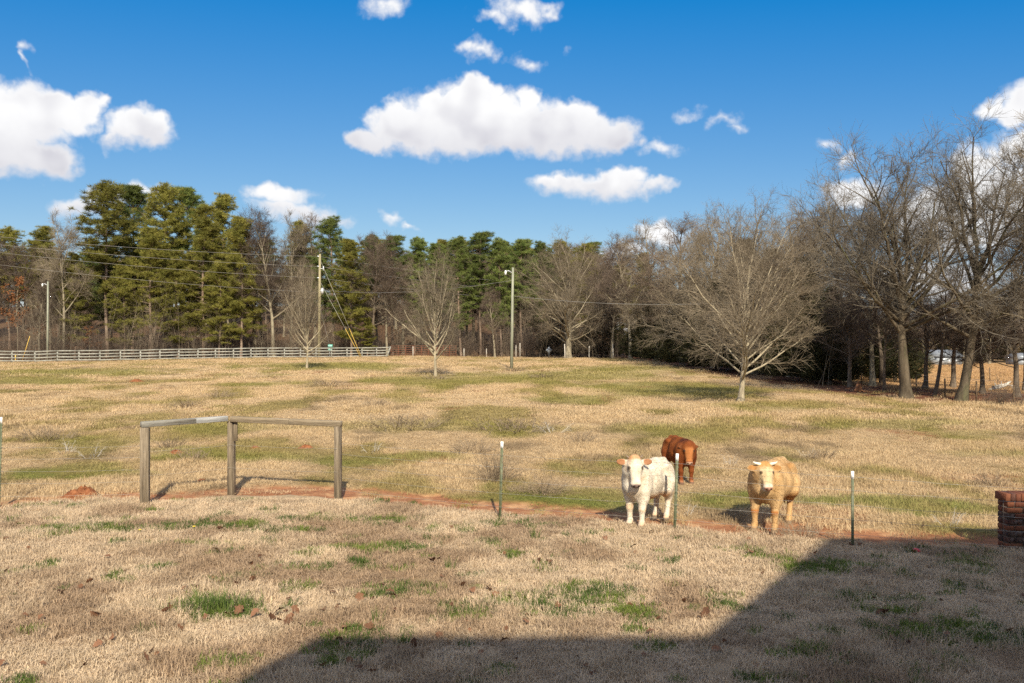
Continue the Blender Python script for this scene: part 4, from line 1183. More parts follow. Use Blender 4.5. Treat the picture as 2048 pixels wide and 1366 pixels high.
# ================================================================== brick pillar at the right edge
def pillar():
    pl = ray(2014, 1098)
    w, dp, n = .72, .215, 8
    ch = .078; bl, bh, bt = .205, .064, .10
    f = thing('brick_pillar', 'low brick pillar with rowlock cap at the right edge of the lawn', 'pillar', pl + Vector((w / 2, dp / 2, 0)), 0)
    H = n * ch
    b = MB(); b.box((0, 0, H / 2 - .1), (w - .016, dp - .016, H + .2)); b.build('mortar_core', M['mortar'], f)
    cache = {}
    def brick(size, k):
        key = (tuple(size), k)
        if key not in cache:
            bb = MB(); bb.box((0, 0, 0), size, bev=.004); cache[key] = bb.mesh('brick', M['brick'][k])
        return cache[key]
    rg = np.random.default_rng(4)
    def lay(c, size, rz=0):
        o = link('brick', brick(size, int(rg.integers(0, 4))), f); o.location = (c[0], c[1] + rg.normal(0, .0015), c[2])
        o.rotation_euler = (rg.normal(0, .006), rg.normal(0, .006), rz + rg.normal(0, .006))
    for r in range(n):
        z = (r + .5) * ch
        xs = [-w / 2]; odd = r % 2
        cur = -w / 2; first = .10 if odd else bl
        lens = []
        while cur < w / 2 - .03:
            L = min(first if not lens else bl, w / 2 - cur); lens.append(L)
            lay((cur + L / 2, -dp / 2 + bt / 2 - .006, z), (round(L - .012, 3), bt, bh)); cur += L + .0005
        for s in (-1, 1):
            cur = -dp / 2 + bt + .004
            while cur < dp / 2 - .03:
                L = min(bl if odd else .155, dp / 2 - cur)
                lay((s * (w / 2 - bt / 2 + .006), cur + L / 2, z), (round(L - .012, 3), bt, bh), R(90)); cur += L
    nx = 11
    for i in range(nx):
        x = -w / 2 - .03 + (w + .06) * (i + .5) / nx
        for y in (0,):
            o = link('cap_brick', brick((round((w + .06) / nx - .007, 3), .25, .102), int(rg.choice([0, 2, 2, 1]))), f)
            o.location = (x, y * .228 + rg.normal(0, .003), H + .054 + rg.normal(0, .002)); o.rotation_euler = (rg.normal(0, .01), rg.normal(0, .015), rg.normal(0, .015))
    b = MB(); b.box((0, 0, H + .045), (w + .03, .19, .085)); b.build('cap_mortar', M['mortar'], f)
pillar()

# ================================================================== cattle
class Field:
    """signed distance grid; every primitive is evaluated only in the box it can touch"""
    def __init__(s, lo, hi, h):
        s.lo, s.h = np.asarray(lo), h
        s.n = np.ceil((np.asarray(hi) - s.lo) / h).astype(int)
        s.g = np.stack(np.meshgrid(*[s.lo[i] + h * np.arange(s.n[i]) for i in range(3)], indexing='ij'), -1).astype(np.float32)
        s.F = np.full(s.n, .3, np.float32)
    def _box(s, mn, mx, k):
        a = np.maximum(0, np.floor((np.asarray(mn) - k - .03 - s.lo) / s.h).astype(int)); b = np.minimum(s.n, np.ceil((np.asarray(mx) + k + .03 - s.lo) / s.h).astype(int) + 1)
        return tuple(slice(int(x), int(max(x, y))) for x, y in zip(a, b))
    def _mix(s, bx, d, k):
        a = s.F[bx]; hh = np.clip(.5 + .5 * (d - a) / k, 0, 1)
        s.F[bx] = d + (a - d) * hh - k * hh * (1 - hh)
    def cone(s, a, b, ra, rb, k, sc=(1, 1, 1)):
        a = np.asarray(a, np.float32); b = np.asarray(b, np.float32); r = max(ra, rb) / min(sc)
        bx = s._box(np.minimum(a, b) - r, np.maximum(a, b) + r, k)
        s._mix(bx, rcone(s.g[bx] * np.asarray(sc, np.float32), a, b, ra, rb), k)
    def sub(s, c, r, k):
        c = np.asarray(c, np.float32); r = np.asarray(r, np.float32); bx = s._box(c - r, c + r, k)
        a = s.F[bx]; d = -ellip(s.g[bx], c, r); hh = np.clip(.5 - .5 * (d - a) / k, 0, 1)
        s.F[bx] = d + (a - d) * hh + k * hh * (1 - hh)
    def ell(s, c, r, k, sc=(1, 1, 1)):
        c = np.asarray(c, np.float32); r = np.asarray(r, np.float32); m = r / np.asarray(sc)
        bx = s._box(c - m, c + m, k)
        s._mix(bx, ellip(s.g[bx] * np.asarray(sc, np.float32), c, r), k)
def rcone(P, a, b, ra, rb):
    a = np.asarray(a, np.float32); b = np.asarray(b, np.float32); ab = b - a
    t = np.clip(((P - a) @ ab) / (ab @ ab), 0, 1)
    return np.sqrt(((P - a - t[..., None] * ab) ** 2).sum(-1)) - (ra + (rb - ra) * t)
def ellip(P, c, r):
    r = np.asarray(r, np.float32)
    q = (P - np.asarray(c, np.float32)) / r
    k = np.sqrt((q * q).sum(-1)); q = q / r; k2 = np.sqrt((q * q).sum(-1)) + 1e-9
    return k * (k - 1) / k2
def smin(a, b, k):
    h = np.clip(.5 + .5 * (b - a) / k, 0, 1)
    return b + (a - b) * h - k * h * (1 - h)
def surface_nets(F, o, h):
    nx, ny, nz = F.shape
    ins = F < 0
    cells = np.zeros((nx - 1, ny - 1, nz - 1), np.int8)
    cor = [(i, j, k) for i in (0, 1) for j in (0, 1) for k in (0, 1)]
    sl = lambda A, c: A[c[0]:c[0] + nx - 1, c[1]:c[1] + ny - 1, c[2]:c[2] + nz - 1]
    for c in cor: cells += sl(ins, c)
    act = (cells > 0) & (cells < 8)
    idx = np.full(act.shape, -1, int); I = np.argwhere(act); idx[act] = np.arange(len(I))
    acc = np.zeros((len(I), 3)); cnt = np.zeros(len(I))
    fv = {c: F[I[:, 0] + c[0], I[:, 1] + c[1], I[:, 2] + c[2]] for c in cor}
    for c in cor:
        for ax in range(3):
            if c[ax]: continue
            e = list(c); e[ax] = 1; e = tuple(e)
            a, b = fv[c], fv[e]; m = (a < 0) != (b < 0)
            t = np.where(m, a / np.where(m, a - b, 1), 0)
            p = np.tile(np.array(c, float), (len(I), 1)); p[:, ax] += t
            acc += p * m[:, None]; cnt += m
    V = (I + acc / cnt[:, None]) * h + np.asarray(o)
    Q = []
    for ax in range(3):
        u, v = (ax + 1) % 3, (ax + 2) % 3
        s0 = [slice(None)] * 3; s1 = [slice(None)] * 3; s0[ax] = slice(0, -1); s1[ax] = slice(1, None)
        A = ins[tuple(s0)]; B = ins[tuple(s1)]
        E = np.argwhere(A != B); E = E[(E[:, u] > 0) & (E[:, v] > 0) & (E[:, u] < F.shape[u] - 1) & (E[:, v] < F.shape[v] - 1)]
        fl = A[tuple(E.T)]
        def g(du, dv):
            q = E.copy(); q[:, u] -= du; q[:, v] -= dv; return idx[tuple(q.T)]
        q = np.stack([g(1, 1), g(0, 1), g(0, 0), g(1, 0)], -1)
        q[~fl] = q[~fl][:, ::-1]
        Q.append(q)
    return V, np.concatenate(Q)

def fur_mat(name):
    return mat(name, (.72, .68, .61), (1.18, 1.18, 1.17), 11, .85, .6, 60, .12, attr='coat', stretch=(1, 1, .5), detail=8)

def cow(name, label, pos, H, heading, hd, coat, horns, fat=1.0, head_s=1.0, brisk=1.0, legoff=((0, 0), (0, 0), (0, 0), (0, 0)), tail=True):
    """heading: yaw of the body (body faces local +X). hd = dict(pos, yaw, pitch) of the head in body coordinates"""
    hp = np.array(hd['pos']); yw, pt = R(hd['yaw']), R(hd['pitch'])
    fa = np.array([math.cos(yw) * math.cos(pt), math.sin(yw) * math.cos(pt), -math.sin(pt)])     # along the face to the muzzle
    fs = np.array([-math.sin(yw), math.cos(yw), 0.])
    if 'roll' in hd:
        up = np.cross(fa, fs); r_ = R(hd['roll']); fs = fs * math.cos(r_) + up * math.sin(r_)
    fn = np.cross(fa, fs)
    Bh = np.stack([fa, fs, fn], 1)
    h = .0125
    lo = np.array([-.86, -.52, -.02]); hi = np.array([.98, .52, 1.28])
    W = Field(lo, hi, h); ys = (1, 1.10 / fat, 1)
    W.cone((.26, 0, .70), (-.06, 0, .675), .215, .255, .01, ys)
    W.cone((-.06, 0, .675), (-.40, 0, .715), .255, .215, .10, ys)
    W.ell((-.12, 0, .56), (.30, .19, .17), .08, ys)
    W.cone((.22, 0, .905), (-.30, 0, .90), .055, .06, .09)
    W.cone((-.30, 0, .90), (-.53, 0, .915), .07, .055, .08)
    for s in (-1, 1):
        W.ell((-.33, .17 * s * fat, .865), (.07, .05, .045), .07)
        W.ell((.24, .145 * s * fat, .66), (.125, .085, .22), .07)
        W.ell((-.44, .14 * s * fat, .66), (.165, .095, .24), .07)
    W.ell((-.47, 0, .76), (.13, .155, .16), .07)
    for s in (-1, 1):
        W.sub((-.215, .285 * s * fat, .775), (.085, .070, .10), .06)      # hollow flank
        W.sub((.085, .285 * s * fat, .68), (.030, .055, .17), .05)         # groove behind the shoulder
        W.sub((-.27, .27 * s * fat, .53), (.06, .06, .06), .05)
    # neck, dewlap, brisket
    nb = hp - fn * .05
    W.cone((.27, 0, .76), (.40, nb[1] * .4, .5 * (.76 + nb[2])), .19, .145, .08)
    W.cone((.38, nb[1] * .4, .5 * (.78 + nb[2])), nb + fa * .03, .145, .10 * head_s, .07)
    W.cone((.36, 0, .60), (.26, 0, .47), .11 * brisk, .08 * brisk, .09)
    if tail:
        W.cone((-.55, 0, .92), (-.635, 0, .80), .03, .026, .04)
        W.cone((-.635, 0, .80), (-.645, 0, .42), .024, .014, .02)
        W.ell((-.645, 0, .36), (.028, .028, .10), .03)
    def hoof(hf, dx):
        hf = np.array(hf)
        bx = W._box(hf - .13, hf + .13, .02); g = W.g[bx]
        W._mix(bx, np.maximum(rcone(g, hf + [.004, 0, .01], hf + [dx, 0, -.05], .042, .056), -(g[..., 2] - .002)), .012)
    for i, s in ((0, 1), (1, -1)):
        ox, oy = legoff[i]
        sh = np.array([.25, .125 * s * fat, .56]); el = np.array([.24 + ox * .3, .125 * s * fat, .45]); kn = np.array([.265 + ox * .7, (.118 + oy) * s, .285]); ft = np.array([.262 + ox, (.115 + oy) * s, .092]); hf = np.array([.285 + ox, (.117 + oy) * s, .045])
        W.cone(sh, el, .105, .083, .06); W.cone(el, kn, .080, .050, .04)
        W.ell(kn, (.050, .047, .056), .03); W.cone(kn, ft, .044, .036, .02)
        W.ell(ft, (.043, .043, .040), .02); W.cone(ft, hf, .038, .046, .02); hoof(hf, .018)
    for i, s in ((2, 1), (3, -1)):
        ox, oy = legoff[i]
        th = np.array([-.40, .14 * s * fat, .60]); sf = np.array([-.385 + ox * .2, .15 * s * fat, .52]); hk = np.array([-.53 + ox * .7, (.125 + oy) * s, .355]); ft = np.array([-.495 + ox, (.12 + oy) * s, .095]); hf = np.array([-.472 + ox, (.122 + oy) * s, .045])
        W.cone(th, sf, .145, .115, .06); W.cone(sf, hk, .108, .052, .05)
        W.ell(hk + [-.008, 0, .005], (.052, .042, .058), .03); W.cone(hk, ft, .046, .037, .025)
        W.ell(ft, (.043, .043, .040), .02); W.cone(ft, hf, .038, .046, .02); hoof(hf, .016)
    # head in its own frame
    bx = W._box(hp - .46 * head_s, hp + .46 * head_s, .03)
    q = (((W.g[bx] - hp) @ Bh) / head_s).astype(np.float32)
    Hd = ellip(q, (.07, 0, -.03), (.135, .108, .095))
    Hd = smin(Hd, rcone(q * np.array([1, .88, 1], np.float32), (.10, 0, -.015), (.31, 0, -.03), .088, .058), .05)
    Hd = smin(Hd, ellip(q, (.345, 0, -.035), (.060, .076, .062)), .035)
    Hd = smin(Hd, rcone(q, (.06, 0, -.095), (.30, 0, -.075), .066, .040), .05)
    for s in (-1, 1):
        Hd = smin(Hd, ellip(q, (.115, .088 * s, .028), (.042, .025, .028)), .025)
        Hd = smin(Hd, ellip(q, (.36, .036 * s, -.005), (.026, .026, .024)), .02)
        es = hd.get('es', 1.0); e = q.copy(); a = R(hd.get('ear', 6)); y0, x0 = (q[..., 1] * s - .095 - .10 * es) / es, (q[..., 0] - .012) / es
        e[..., 1] = y0 * math.cos(a) - x0 * math.sin(a); e[..., 0] = y0 * math.sin(a) + x0 * math.cos(a); e[..., 2] = (q[..., 2] + .045) / es
        er = ellip(e, (0, 0, 0), (.060, .100, .024)) * es
        er = np.maximum(er, -ellip(e, (0, .008, .030), (.042, .078, .026)))
        Hd = smin(Hd, er, .022)
    Hd = smin(Hd, ellip(q, (-.035, 0, .005), (.052, .078, .058)), .04)
    for s in (-1, 1): Hd = np.maximum(Hd, -ellip(q, (.395, .034 * s, .006), (.018, .013, .014)))
    Hd = np.maximum(Hd, -ellip(q, (.385, 0, -.072), (.045, .062, .006)))
    W._mix(bx, Hd * head_s, .035)
    F = W.F
    V, Q = surface_nets(F, lo, h)
    # two rounds of smoothing are not needed; use coat pattern
    qv = ((V - hp) @ Bh) / head_s
    C = coat(V, qv)
    fm = fur_mat(name + '_coat')
    me = mesh_np('body', V * H, [Q], fm, True, {'coat': C})
    root = thing(name, label, 'cattle', pos, heading)
    root['group'] = 'cattle in the pasture'
    link('body', me, root)
    # short winter hair lying down and back over the hide
    rg = np.random.default_rng(len(name)); fq = rg.integers(0, len(Q), 20000)
    v4 = V[Q[fq]]; ce = v4.mean(1) + rg.normal(0, .004, (len(fq), 3)); nn = np.cross(v4[:, 2] - v4[:, 0], v4[:, 3] - v4[:, 1]); nn /= np.linalg.norm(nn, axis=1, keepdims=True) + 1e-9
    qc = ((ce - hp) @ Bh) / head_s
    ok = (ce[:, 2] > .09) & ~((qc[:, 0] > .20) & (np.abs(qc[:, 1]) < .13) & (np.abs(qc[:, 2]) < .2)) & ~((np.abs(qc[:, 1]) > .11) & (np.abs(qc[:, 1]) < .30) & (np.abs(qc[:, 0]) < .1) & (np.abs(qc[:, 2]) < .12)) & (np.abs(qc - np.array([.12, 0, .03])) > np.array([.05, .13, .06])).any(1)
    ce, nn, fq, qc = ce[ok], nn[ok], fq[ok], qc[ok]; n_ = len(ce)
    td = np.array([-.55, 0, -.8]) + rg.normal(0, .38, (n_, 3)); td = td - nn * (td * nn).sum(1, keepdims=True); td /= np.linalg.norm(td, axis=1, keepdims=True) + 1e-9
    ln = rg.uniform(.012, .026, (n_, 1)) * np.where((ce[:, 2] < .35) | (np.linalg.norm(qc, axis=1) < .25), .6, 1)[:, None]
    sw = np.cross(td, nn) * rg.uniform(.0022, .0045, (n_, 1))
    hv = np.stack([ce - sw, ce + sw, ce + td * ln + nn * ln * rg.uniform(.03, .15, (n_, 1))], 1).reshape(-1, 3)
    hc = np.repeat(C[Q[fq, 0]] * rg.normal(1.03, .08, (n_, 1)).clip(.75, 1.3), 3, 0)
    link('hair', mesh_np('hair', hv * H, np.arange(len(hv)).reshape(-1, 3), fm, False, {'coat': hc}), root)
    def hw(p): return (hp + Bh @ (np.array(p) * head_s)) * H
    for s in (-1, 1):
        b = MB(); b.ball(hw((.120, .096 * s, .036)), .0165 * H * head_s, 10, 7); b.build('eye', M['eye'], root, True)
    if horns:
        for s in (-1, 1):
            P = [hw((-.035 + a_, s * (.055 + b_), .0 + c_)) for a_, b_, c_ in horns['pts']]
            b = MB(); k = len(P); b.tube(P, [horns['r'] * H * (1 - .82 * (i / (k - 1)) ** 1.4) for i in range(k)], 9); b.build('horn', M[horns['mat']], root, True)
    return root

def cmix(c, a, t): return c * (1 - t[:, None]) + np.array(a) * t[:, None]
def nz3(V, s, seed): return .5 * (fbm(V[:, 0] * s + V[:, 2] * s * .7, V[:, 1] * s * .6 + V[:, 2] * s, seed, 4) + fbm(V[:, 1] * s + 5, V[:, 2] * s + V[:, 0] * s * .4, seed + 3, 4))
def face_common(C, V, q, nose, lip, ear_in, hoof):
    near = (np.abs(q[:, 1]) < .12)
    tipm = sst(q[:, 0], .345, .375) * near * sst(q[:, 2], -.085, -.055)
    C = cmix(C, nose, tipm * .95)
    C = cmix(C, (.02, .014, .012), sst(.022 - np.hypot(q[:, 0] - .392, np.minimum(np.abs(q[:, 1] - .034), np.abs(q[:, 1] + .034))), 0, .012) * (q[:, 2] > -.02) * .95)
    C = cmix(C, lip, sst(q[:, 0], .36, .38) * near * sst(.012 - np.abs(q[:, 2] + .072), 0, .008) * .8)
    e = sst(np.abs(q[:, 1]), .125, .15) * (np.abs(q[:, 0]) < .085) * (np.abs(q[:, 1]) < .272) * (np.abs(q[:, 2] + .04) < .05)
    inner = e * sst(.066 - np.hypot((np.abs(q[:, 1]) - .198) * .70, (q[:, 0] - .012) * 1.20), 0, .018)
    C = cmix(C, ear_in, inner * .9)
    for s in (-1, 1):
        C = cmix(C, (.05, .03, .02), sst(.036 - np.linalg.norm(q - np.array([.122, .096 * s, .036]), axis=1), 0, .011) * .9)
    C = cmix(C, hoof, sst(.062 - V[:, 2], 0, .012))
    return C
def coat_white(V, q):
    C = np.tile(np.array([.66, .595, .485]), (len(V), 1))
    bd = sst(nz3(V, 5.5, 5), .52, .68) * sst(V[:, 2], .55, .75)
    C = cmix(C, (.46, .29, .16), bd * .45)
    C = cmix(C, (.62, .33, .13), sst(V[:, 2] * -1, -.52, -.40) * (V[:, 2] > .37) * (V[:, 0] > -.35) * (V[:, 0] < .18) * .75)
    kn = sst(.055 - np.abs(V[:, 2] - .30), 0, .03) * (V[:, 0] > .15)
    C = cmix(C, (.55, .30, .11), kn * sst(nz3(V, 9, 2), .35, .6) * .9)
    C = cmix(C, (.62, .38, .22), sst(.14 - V[:, 2], 0, .09) * .75)
    C = cmix(C, (.50, .22, .07), sst(.02 - q[:, 0], 0, .05) * (np.abs(q[:, 1]) < .10) * (q[:, 0] > -.12) * (q[:, 2] > -.06) * .75)
    C = cmix(C, (.70, .60, .48), sst(q[:, 0], .20, .28) * (np.abs(q[:, 1]) < .09) * .5)
    return face_common(C, V, q, (.20, .14, .13), (.06, .04, .035), (.30, .115, .040), (.18, .14, .10))
def coat_tan(V, q):
    C = np.tile(np.array([.51, .335, .165]), (len(V), 1))
    C = cmix(C, (.34, .165, .05), sst(nz3(V * np.array([1, 1, .7]), 5.5, 15), .45, .66) * .75)
    C = cmix(C, (.56, .38, .19), sst(nz3(V, 3.5, 25), .50, .66) * .6)
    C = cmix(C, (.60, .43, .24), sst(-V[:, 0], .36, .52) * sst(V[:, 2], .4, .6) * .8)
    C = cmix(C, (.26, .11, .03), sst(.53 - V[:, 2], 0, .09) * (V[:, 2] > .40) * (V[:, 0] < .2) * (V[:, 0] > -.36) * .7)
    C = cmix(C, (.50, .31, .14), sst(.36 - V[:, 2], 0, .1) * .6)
    C = cmix(C, (.40, .16, .05), sst(.034 - np.abs(V[:, 2] - .285), 0, .02) * (V[:, 0] > .29) * .9)
    hd = (np.linalg.norm((q - np.array([.19, 0, 0])) * np.array([.55, 1, .7]), axis=1) < .15) & (np.abs(q[:, 1]) < .115)
    C = cmix(C, (.62, .47, .28), hd * sst(q[:, 0], .02, .09) * .95)
    C = cmix(C, (.48, .24, .07), (np.abs(q[:, 1]) < .11) * sst(.05 - q[:, 0], 0, .05) * (q[:, 0] > -.12) * (q[:, 2] > -.08) * .7)
    C = cmix(C, (.66, .58, .46), sst(q[:, 0], .29, .33) * (np.abs(q[:, 1]) < .1) * hd)
    return face_common(C, V, q, (.50, .27, .19), (.16, .08, .06), (.34, .165, .055), (.24, .17, .11))
def coat_red(V, q):
    C = np.tile(np.array([.215, .064, .018]), (len(V), 1))
    C = cmix(C, (.16, .042, .014), sst(nz3(V, 4, 35), .45, .65) * .7)
    C = cmix(C, (.075, .022, .012), sst(.17 - np.linalg.norm((V - np.array([.28, 0, .92])) * np.array([.8, .8, 1.1]), axis=1), 0, .1) * .9)
    C = cmix(C, (.36, .13, .04), sst(-V[:, 0], .30, .5) * .6)
    C = cmix(C, (.40, .16, .055), sst(q[:, 0], .02, .09) * (np.abs(q[:, 1]) < .085) * (q[:, 2] > -.05) * (q[:, 0] < .34) * .8)
    C = cmix(C, (.36, .17, .09), sst(.12 - V[:, 2], 0, .06) * .8)
    return face_common(C, V, q, (.58, .38, .28), (.10, .05, .04), (.14, .05, .02), (.16, .10, .07))

def place_cow(px_front, row_front, H, face, local):
    """set the mid front-feet point on the ground at the given pixel"""
    p = ray(px_front, row_front)
    c, s = math.cos(face), math.sin(face)
    off = Vector((local[0] * c - local[1] * s, local[0] * s + local[1] * c, 0)) * H
    q = p - off
    return Vector((q.x, q.y, float(gh(q.x, q.y)) - .012))
# heading: body +X points toward the camera (-Y) and a little to the left
yW = R(-90 - 40); yT = R(-90 - 34); yR = R(-90 + 13)
cow('white_steer', 'cream white young steer with small horns behind the wire fence, looking at the camera', place_cow(1270, 1054, 1.0, yW, (.29, 0)), 1.0, yW,
    dict(pos=(.46, .10, 1.03), yaw=42, pitch=68, ear=4, es=.86), coat_white, dict(pts=((0, .02, 0), (-.02, .05, .005), (-.05, .075, .01)), r=.017, mat='horn_dark'), fat=.92, legoff=((.02, 0), (-.02, .0), (.06, .0), (-.03, 0)))
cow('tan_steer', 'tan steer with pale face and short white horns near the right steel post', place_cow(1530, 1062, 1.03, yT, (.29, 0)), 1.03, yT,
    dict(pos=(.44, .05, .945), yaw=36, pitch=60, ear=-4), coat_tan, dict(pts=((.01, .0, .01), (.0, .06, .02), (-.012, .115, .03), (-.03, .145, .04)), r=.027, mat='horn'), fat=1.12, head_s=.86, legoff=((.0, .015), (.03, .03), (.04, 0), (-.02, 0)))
cow('red_bull', 'dark red young bull with lowered head farther back behind the white steer', place_cow(1373, 968, .90, yR, (.28, 0)), .90, yR,
    dict(pos=(.45, -.03, .85), yaw=-16, pitch=70, ear=2, es=.62), coat_red, None, fat=.98, head_s=1.0, brisk=1.15)

# ================================================================== grass (geometry-node instances of small tufts)
def blades(seed, n, rad, h0, h1, w, bend, mname='tuft', m=None, up=.5):
    """a tuft: n bent blades, each two quads + tip"""
    rg = np.random.default_rng(seed)
    a = rg.uniform(0, 2 * PI, n); q = rad * np.sqrt(rg.uniform(0, 1, n))
    o = np.stack([np.cos(a) * q, np.sin(a) * q, np.full(n, -.006)], -1)
    az = rg.uniform(0, 2 * PI, n); tilt = np.clip(rg.normal(up, .32, n), .02, 1.35)
    H = rg.uniform(h0, h1, n)[:, None]
    d0 = np.stack([np.sin(tilt) * np.cos(az), np.sin(tilt) * np.sin(az), np.cos(tilt)], -1)
    t2 = tilt + rg.uniform(.1, 1, n) * bend; az2 = az + rg.normal(0, .35, n)
    d1 = np.stack([np.sin(t2) * np.cos(az2), np.sin(t2) * np.sin(az2), np.cos(t2)], -1)
    sd = np.stack([-np.sin(az), np.cos(az), rg.normal(0, .3, n)], -1)
    W = (w * rg.uniform(.6, 1.3, n))[:, None]
    m1 = o + d0 * H * .55; tp = m1 + d1 * H * .5
    V = np.stack([o - sd * W * .5, o + sd * W * .5, m1 + sd * W * .42, m1 - sd * W * .42, tp], 1).reshape(-1, 3)
    k = np.arange(n)[:, None] * 5
    return mesh_np(mname, V, [k + np.array([[0, 1, 2, 3]]), k + np.array([[3, 2, 4]])], m or M['grass'])

def scatter(name, label, cat, pts, col, rot, scl, idx, metas, tilt=None):
    src = bpy.data.collections.new(name + '_source')
    for i, me in enumerate(metas):
        src.objects.link(bpy.data.objects.new('%s_%02d' % (name, i), me))
    me = bpy.data.meshes.new(name)
    me.vertices.add(len(pts)); me.vertices.foreach_set('co', np.asarray(pts, np.float32).ravel())
    def at_(k, ty, v, f):
        a = me.attributes.new(k, ty, 'POINT'); a.data.foreach_set(f, np.ascontiguousarray(v).ravel())
    c = np.concatenate([col, np.ones((len(col), 1))], 1).astype(np.float32)
    at_('col', 'FLOAT_COLOR', c, 'color')
    at_('rot', 'FLOAT_VECTOR', rot.astype(np.float32), 'vector')
    at_('scl', 'FLOAT_VECTOR', scl.astype(np.float32), 'vector')
    at_('idx', 'INT', idx.astype(np.int32), 'value')
    o = link(name, me)
    ng = bpy.data.node_groups.new(name + '_nodes', 'GeometryNodeTree')
    ng.interface.new_socket('Geometry', in_out='INPUT', socket_type='NodeSocketGeometry')
    ng.interface.new_socket('Geometry', in_out='OUTPUT', socket_type='NodeSocketGeometry')
    N, L = ng.nodes.new, ng.links.new
    gi, go = N('NodeGroupInput'), N('NodeGroupOutput')
    ci = N('GeometryNodeCollectionInfo'); ci.inputs['Collection'].default_value = src
    ci.inputs['Separate Children'].default_value = True; ci.inputs['Reset Children'].default_value = True
    ip = N('GeometryNodeInstanceOnPoints'); ip.inputs['Pick Instance'].default_value = True
    def na(k, ty):
        n = N('GeometryNodeInputNamedAttribute'); n.data_type = ty; n.inputs['Name'].default_value = k
        return n.outputs['Attribute']
    L(gi.outputs[0], ip.inputs['Points']); L(ci.outputs[0], ip.inputs['Instance'])
    L(na('idx', 'INT'), ip.inputs['Instance Index'])
    e = N('FunctionNodeEulerToRotation'); L(na('rot', 'FLOAT_VECTOR'), e.inputs[0]); L(e.outputs[0], ip.inputs['Rotation'])
    L(na('scl', 'FLOAT_VECTOR'), ip.inputs['Scale'])
    L(ip.outputs[0], go.inputs[0])
    md = o.modifiers.new('scatter', 'NODES'); md.node_group = ng
    return tag(o, label, cat, kind='stuff')

GR = np.random.default_rng(77)
def region(y0, y1, dens, umax=.72):
    """uniform points over the sector seen (with margin)"""
    A = umax * (y1 ** 2 - y0 ** 2)
    n = int(A * dens)
    y = np.sqrt(GR.uniform(y0 ** 2, y1 ** 2, n)); x = GR.uniform(-umax, umax, n) * y
    return x, y
def finish(name, label, x, y, col, metas, s0, s1, zs=None, tl=.10):
    n = len(x)
    z = gh(x, y)
    rot = np.stack([GR.normal(0, tl, n), GR.normal(0, tl, n), GR.uniform(0, 2 * PI, n)], -1)
    s = GR.uniform(s0, s1, n); sc = np.stack([s, s, s * (zs if zs is not None else 1.0)], -1)
    col = col * GR.normal(1, .09, (n, 1)).clip(.7, 1.3)
    scatter(name, label, 'grass', np.stack([x, y, z], -1), col, rot, sc, GR.integers(0, len(metas), n), metas)

# dormant lawn
TL = [blades(400 + i, 58, .085, .032, .078, .0046, 1.3, up=.60) for i in range(7)]
x, y = region(5.2, 14.8, 190)
S = surf(x, y); keep = (S['s'] < .02) & (GR.uniform(0, 1, len(x)) > .92 * S['dirt']) & (GR.uniform(0, 1, len(x)) > .55 * S['gl'])
x, y = x[keep], y[keep]
finish('lawn_grass', 'short dormant straw coloured lawn grass', x, y, grass_col(x, y), TL, .8, 1.4, .7 + .8 * sst(fbm(x * 2.1, y * 2.1, 93, 3), .3, .7))
# green growth in the lawn
TG = [blades(420 + i, 40, .07, .03, .075, .0055, .8, up=.5) for i in range(5)]
x, y = region(5.2, 14.8, 190)
S = surf(x, y); keep = GR.uniform(0, 1, len(x)) < S['gl'] * .9
x, y = x[keep], y[keep]
cg = lerp(C_GREEN, lin(.085, .125, .030), sst(fbm(x * 1.7, y * 1.7, 91, 3), .4, .6))
finish('green_lawn_grass', 'green grass and weeds growing through the dormant lawn', x, y, cg, TG, .7, 1.5)
# pasture, three bands
TP = [blades(440 + i, 60, .18, .04, .11, .0052, 1.0, up=.62) for i in range(7)]
x, y = region(10.8, 27, 46)
S = surf(x, y); u = GR.uniform(0, 1, len(x)); keep = (S['s'] > .02) & (u > .35 + 1.0 * S['dirt']) | ((S['s'] > .02) & ((S['dirt'] < .05) | (u > .90)))
x, y = x[keep], y[keep]
hvar = .40 + .75 * sst(fbm(x * .5, y * .4, 95, 3), .35, .68)
finish('pasture_grass', 'dry pasture grass beyond the wire fence', x, y, grass_col(x, y), TP, .75, 1.3, hvar)
TM = [blades(460 + i, 60, .36, .045, .12, .012, .9, up=.62) for i in range(6)]
x, y = region(26, 58, 13)
S = surf(x, y); keep = GR.uniform(0, 1, len(x)) > S['litter_shade'] * .9
x, y = x[keep], y[keep]
hvar = .5 + .9 * sst(fbm(x * .4, y * .3, 96, 3), .35, .68)
finish('middle_pasture_grass', 'dry pasture grass in the middle of the field', x, y, grass_col(x, y), TM, .7, 1.3, hvar)
TF = [blades(480 + i, 60, .8, .05, .13, .026, .9, up=.7) for i in range(6)]
x, y = region(56, 150, 3.2)
S = surf(x, y); keep = GR.uniform(0, 1, len(x)) > S['wood'] * .97
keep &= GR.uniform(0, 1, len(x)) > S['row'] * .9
x, y = x[keep], y[keep]
hvar = .5 + .8 * sst(fbm(x * .3, y * .2, 97, 3), .35, .68)
finish('far_pasture_grass', 'dry grass on the far side of the field', x, y, grass_col(x, y), TF, .7, 1.3, hvar)

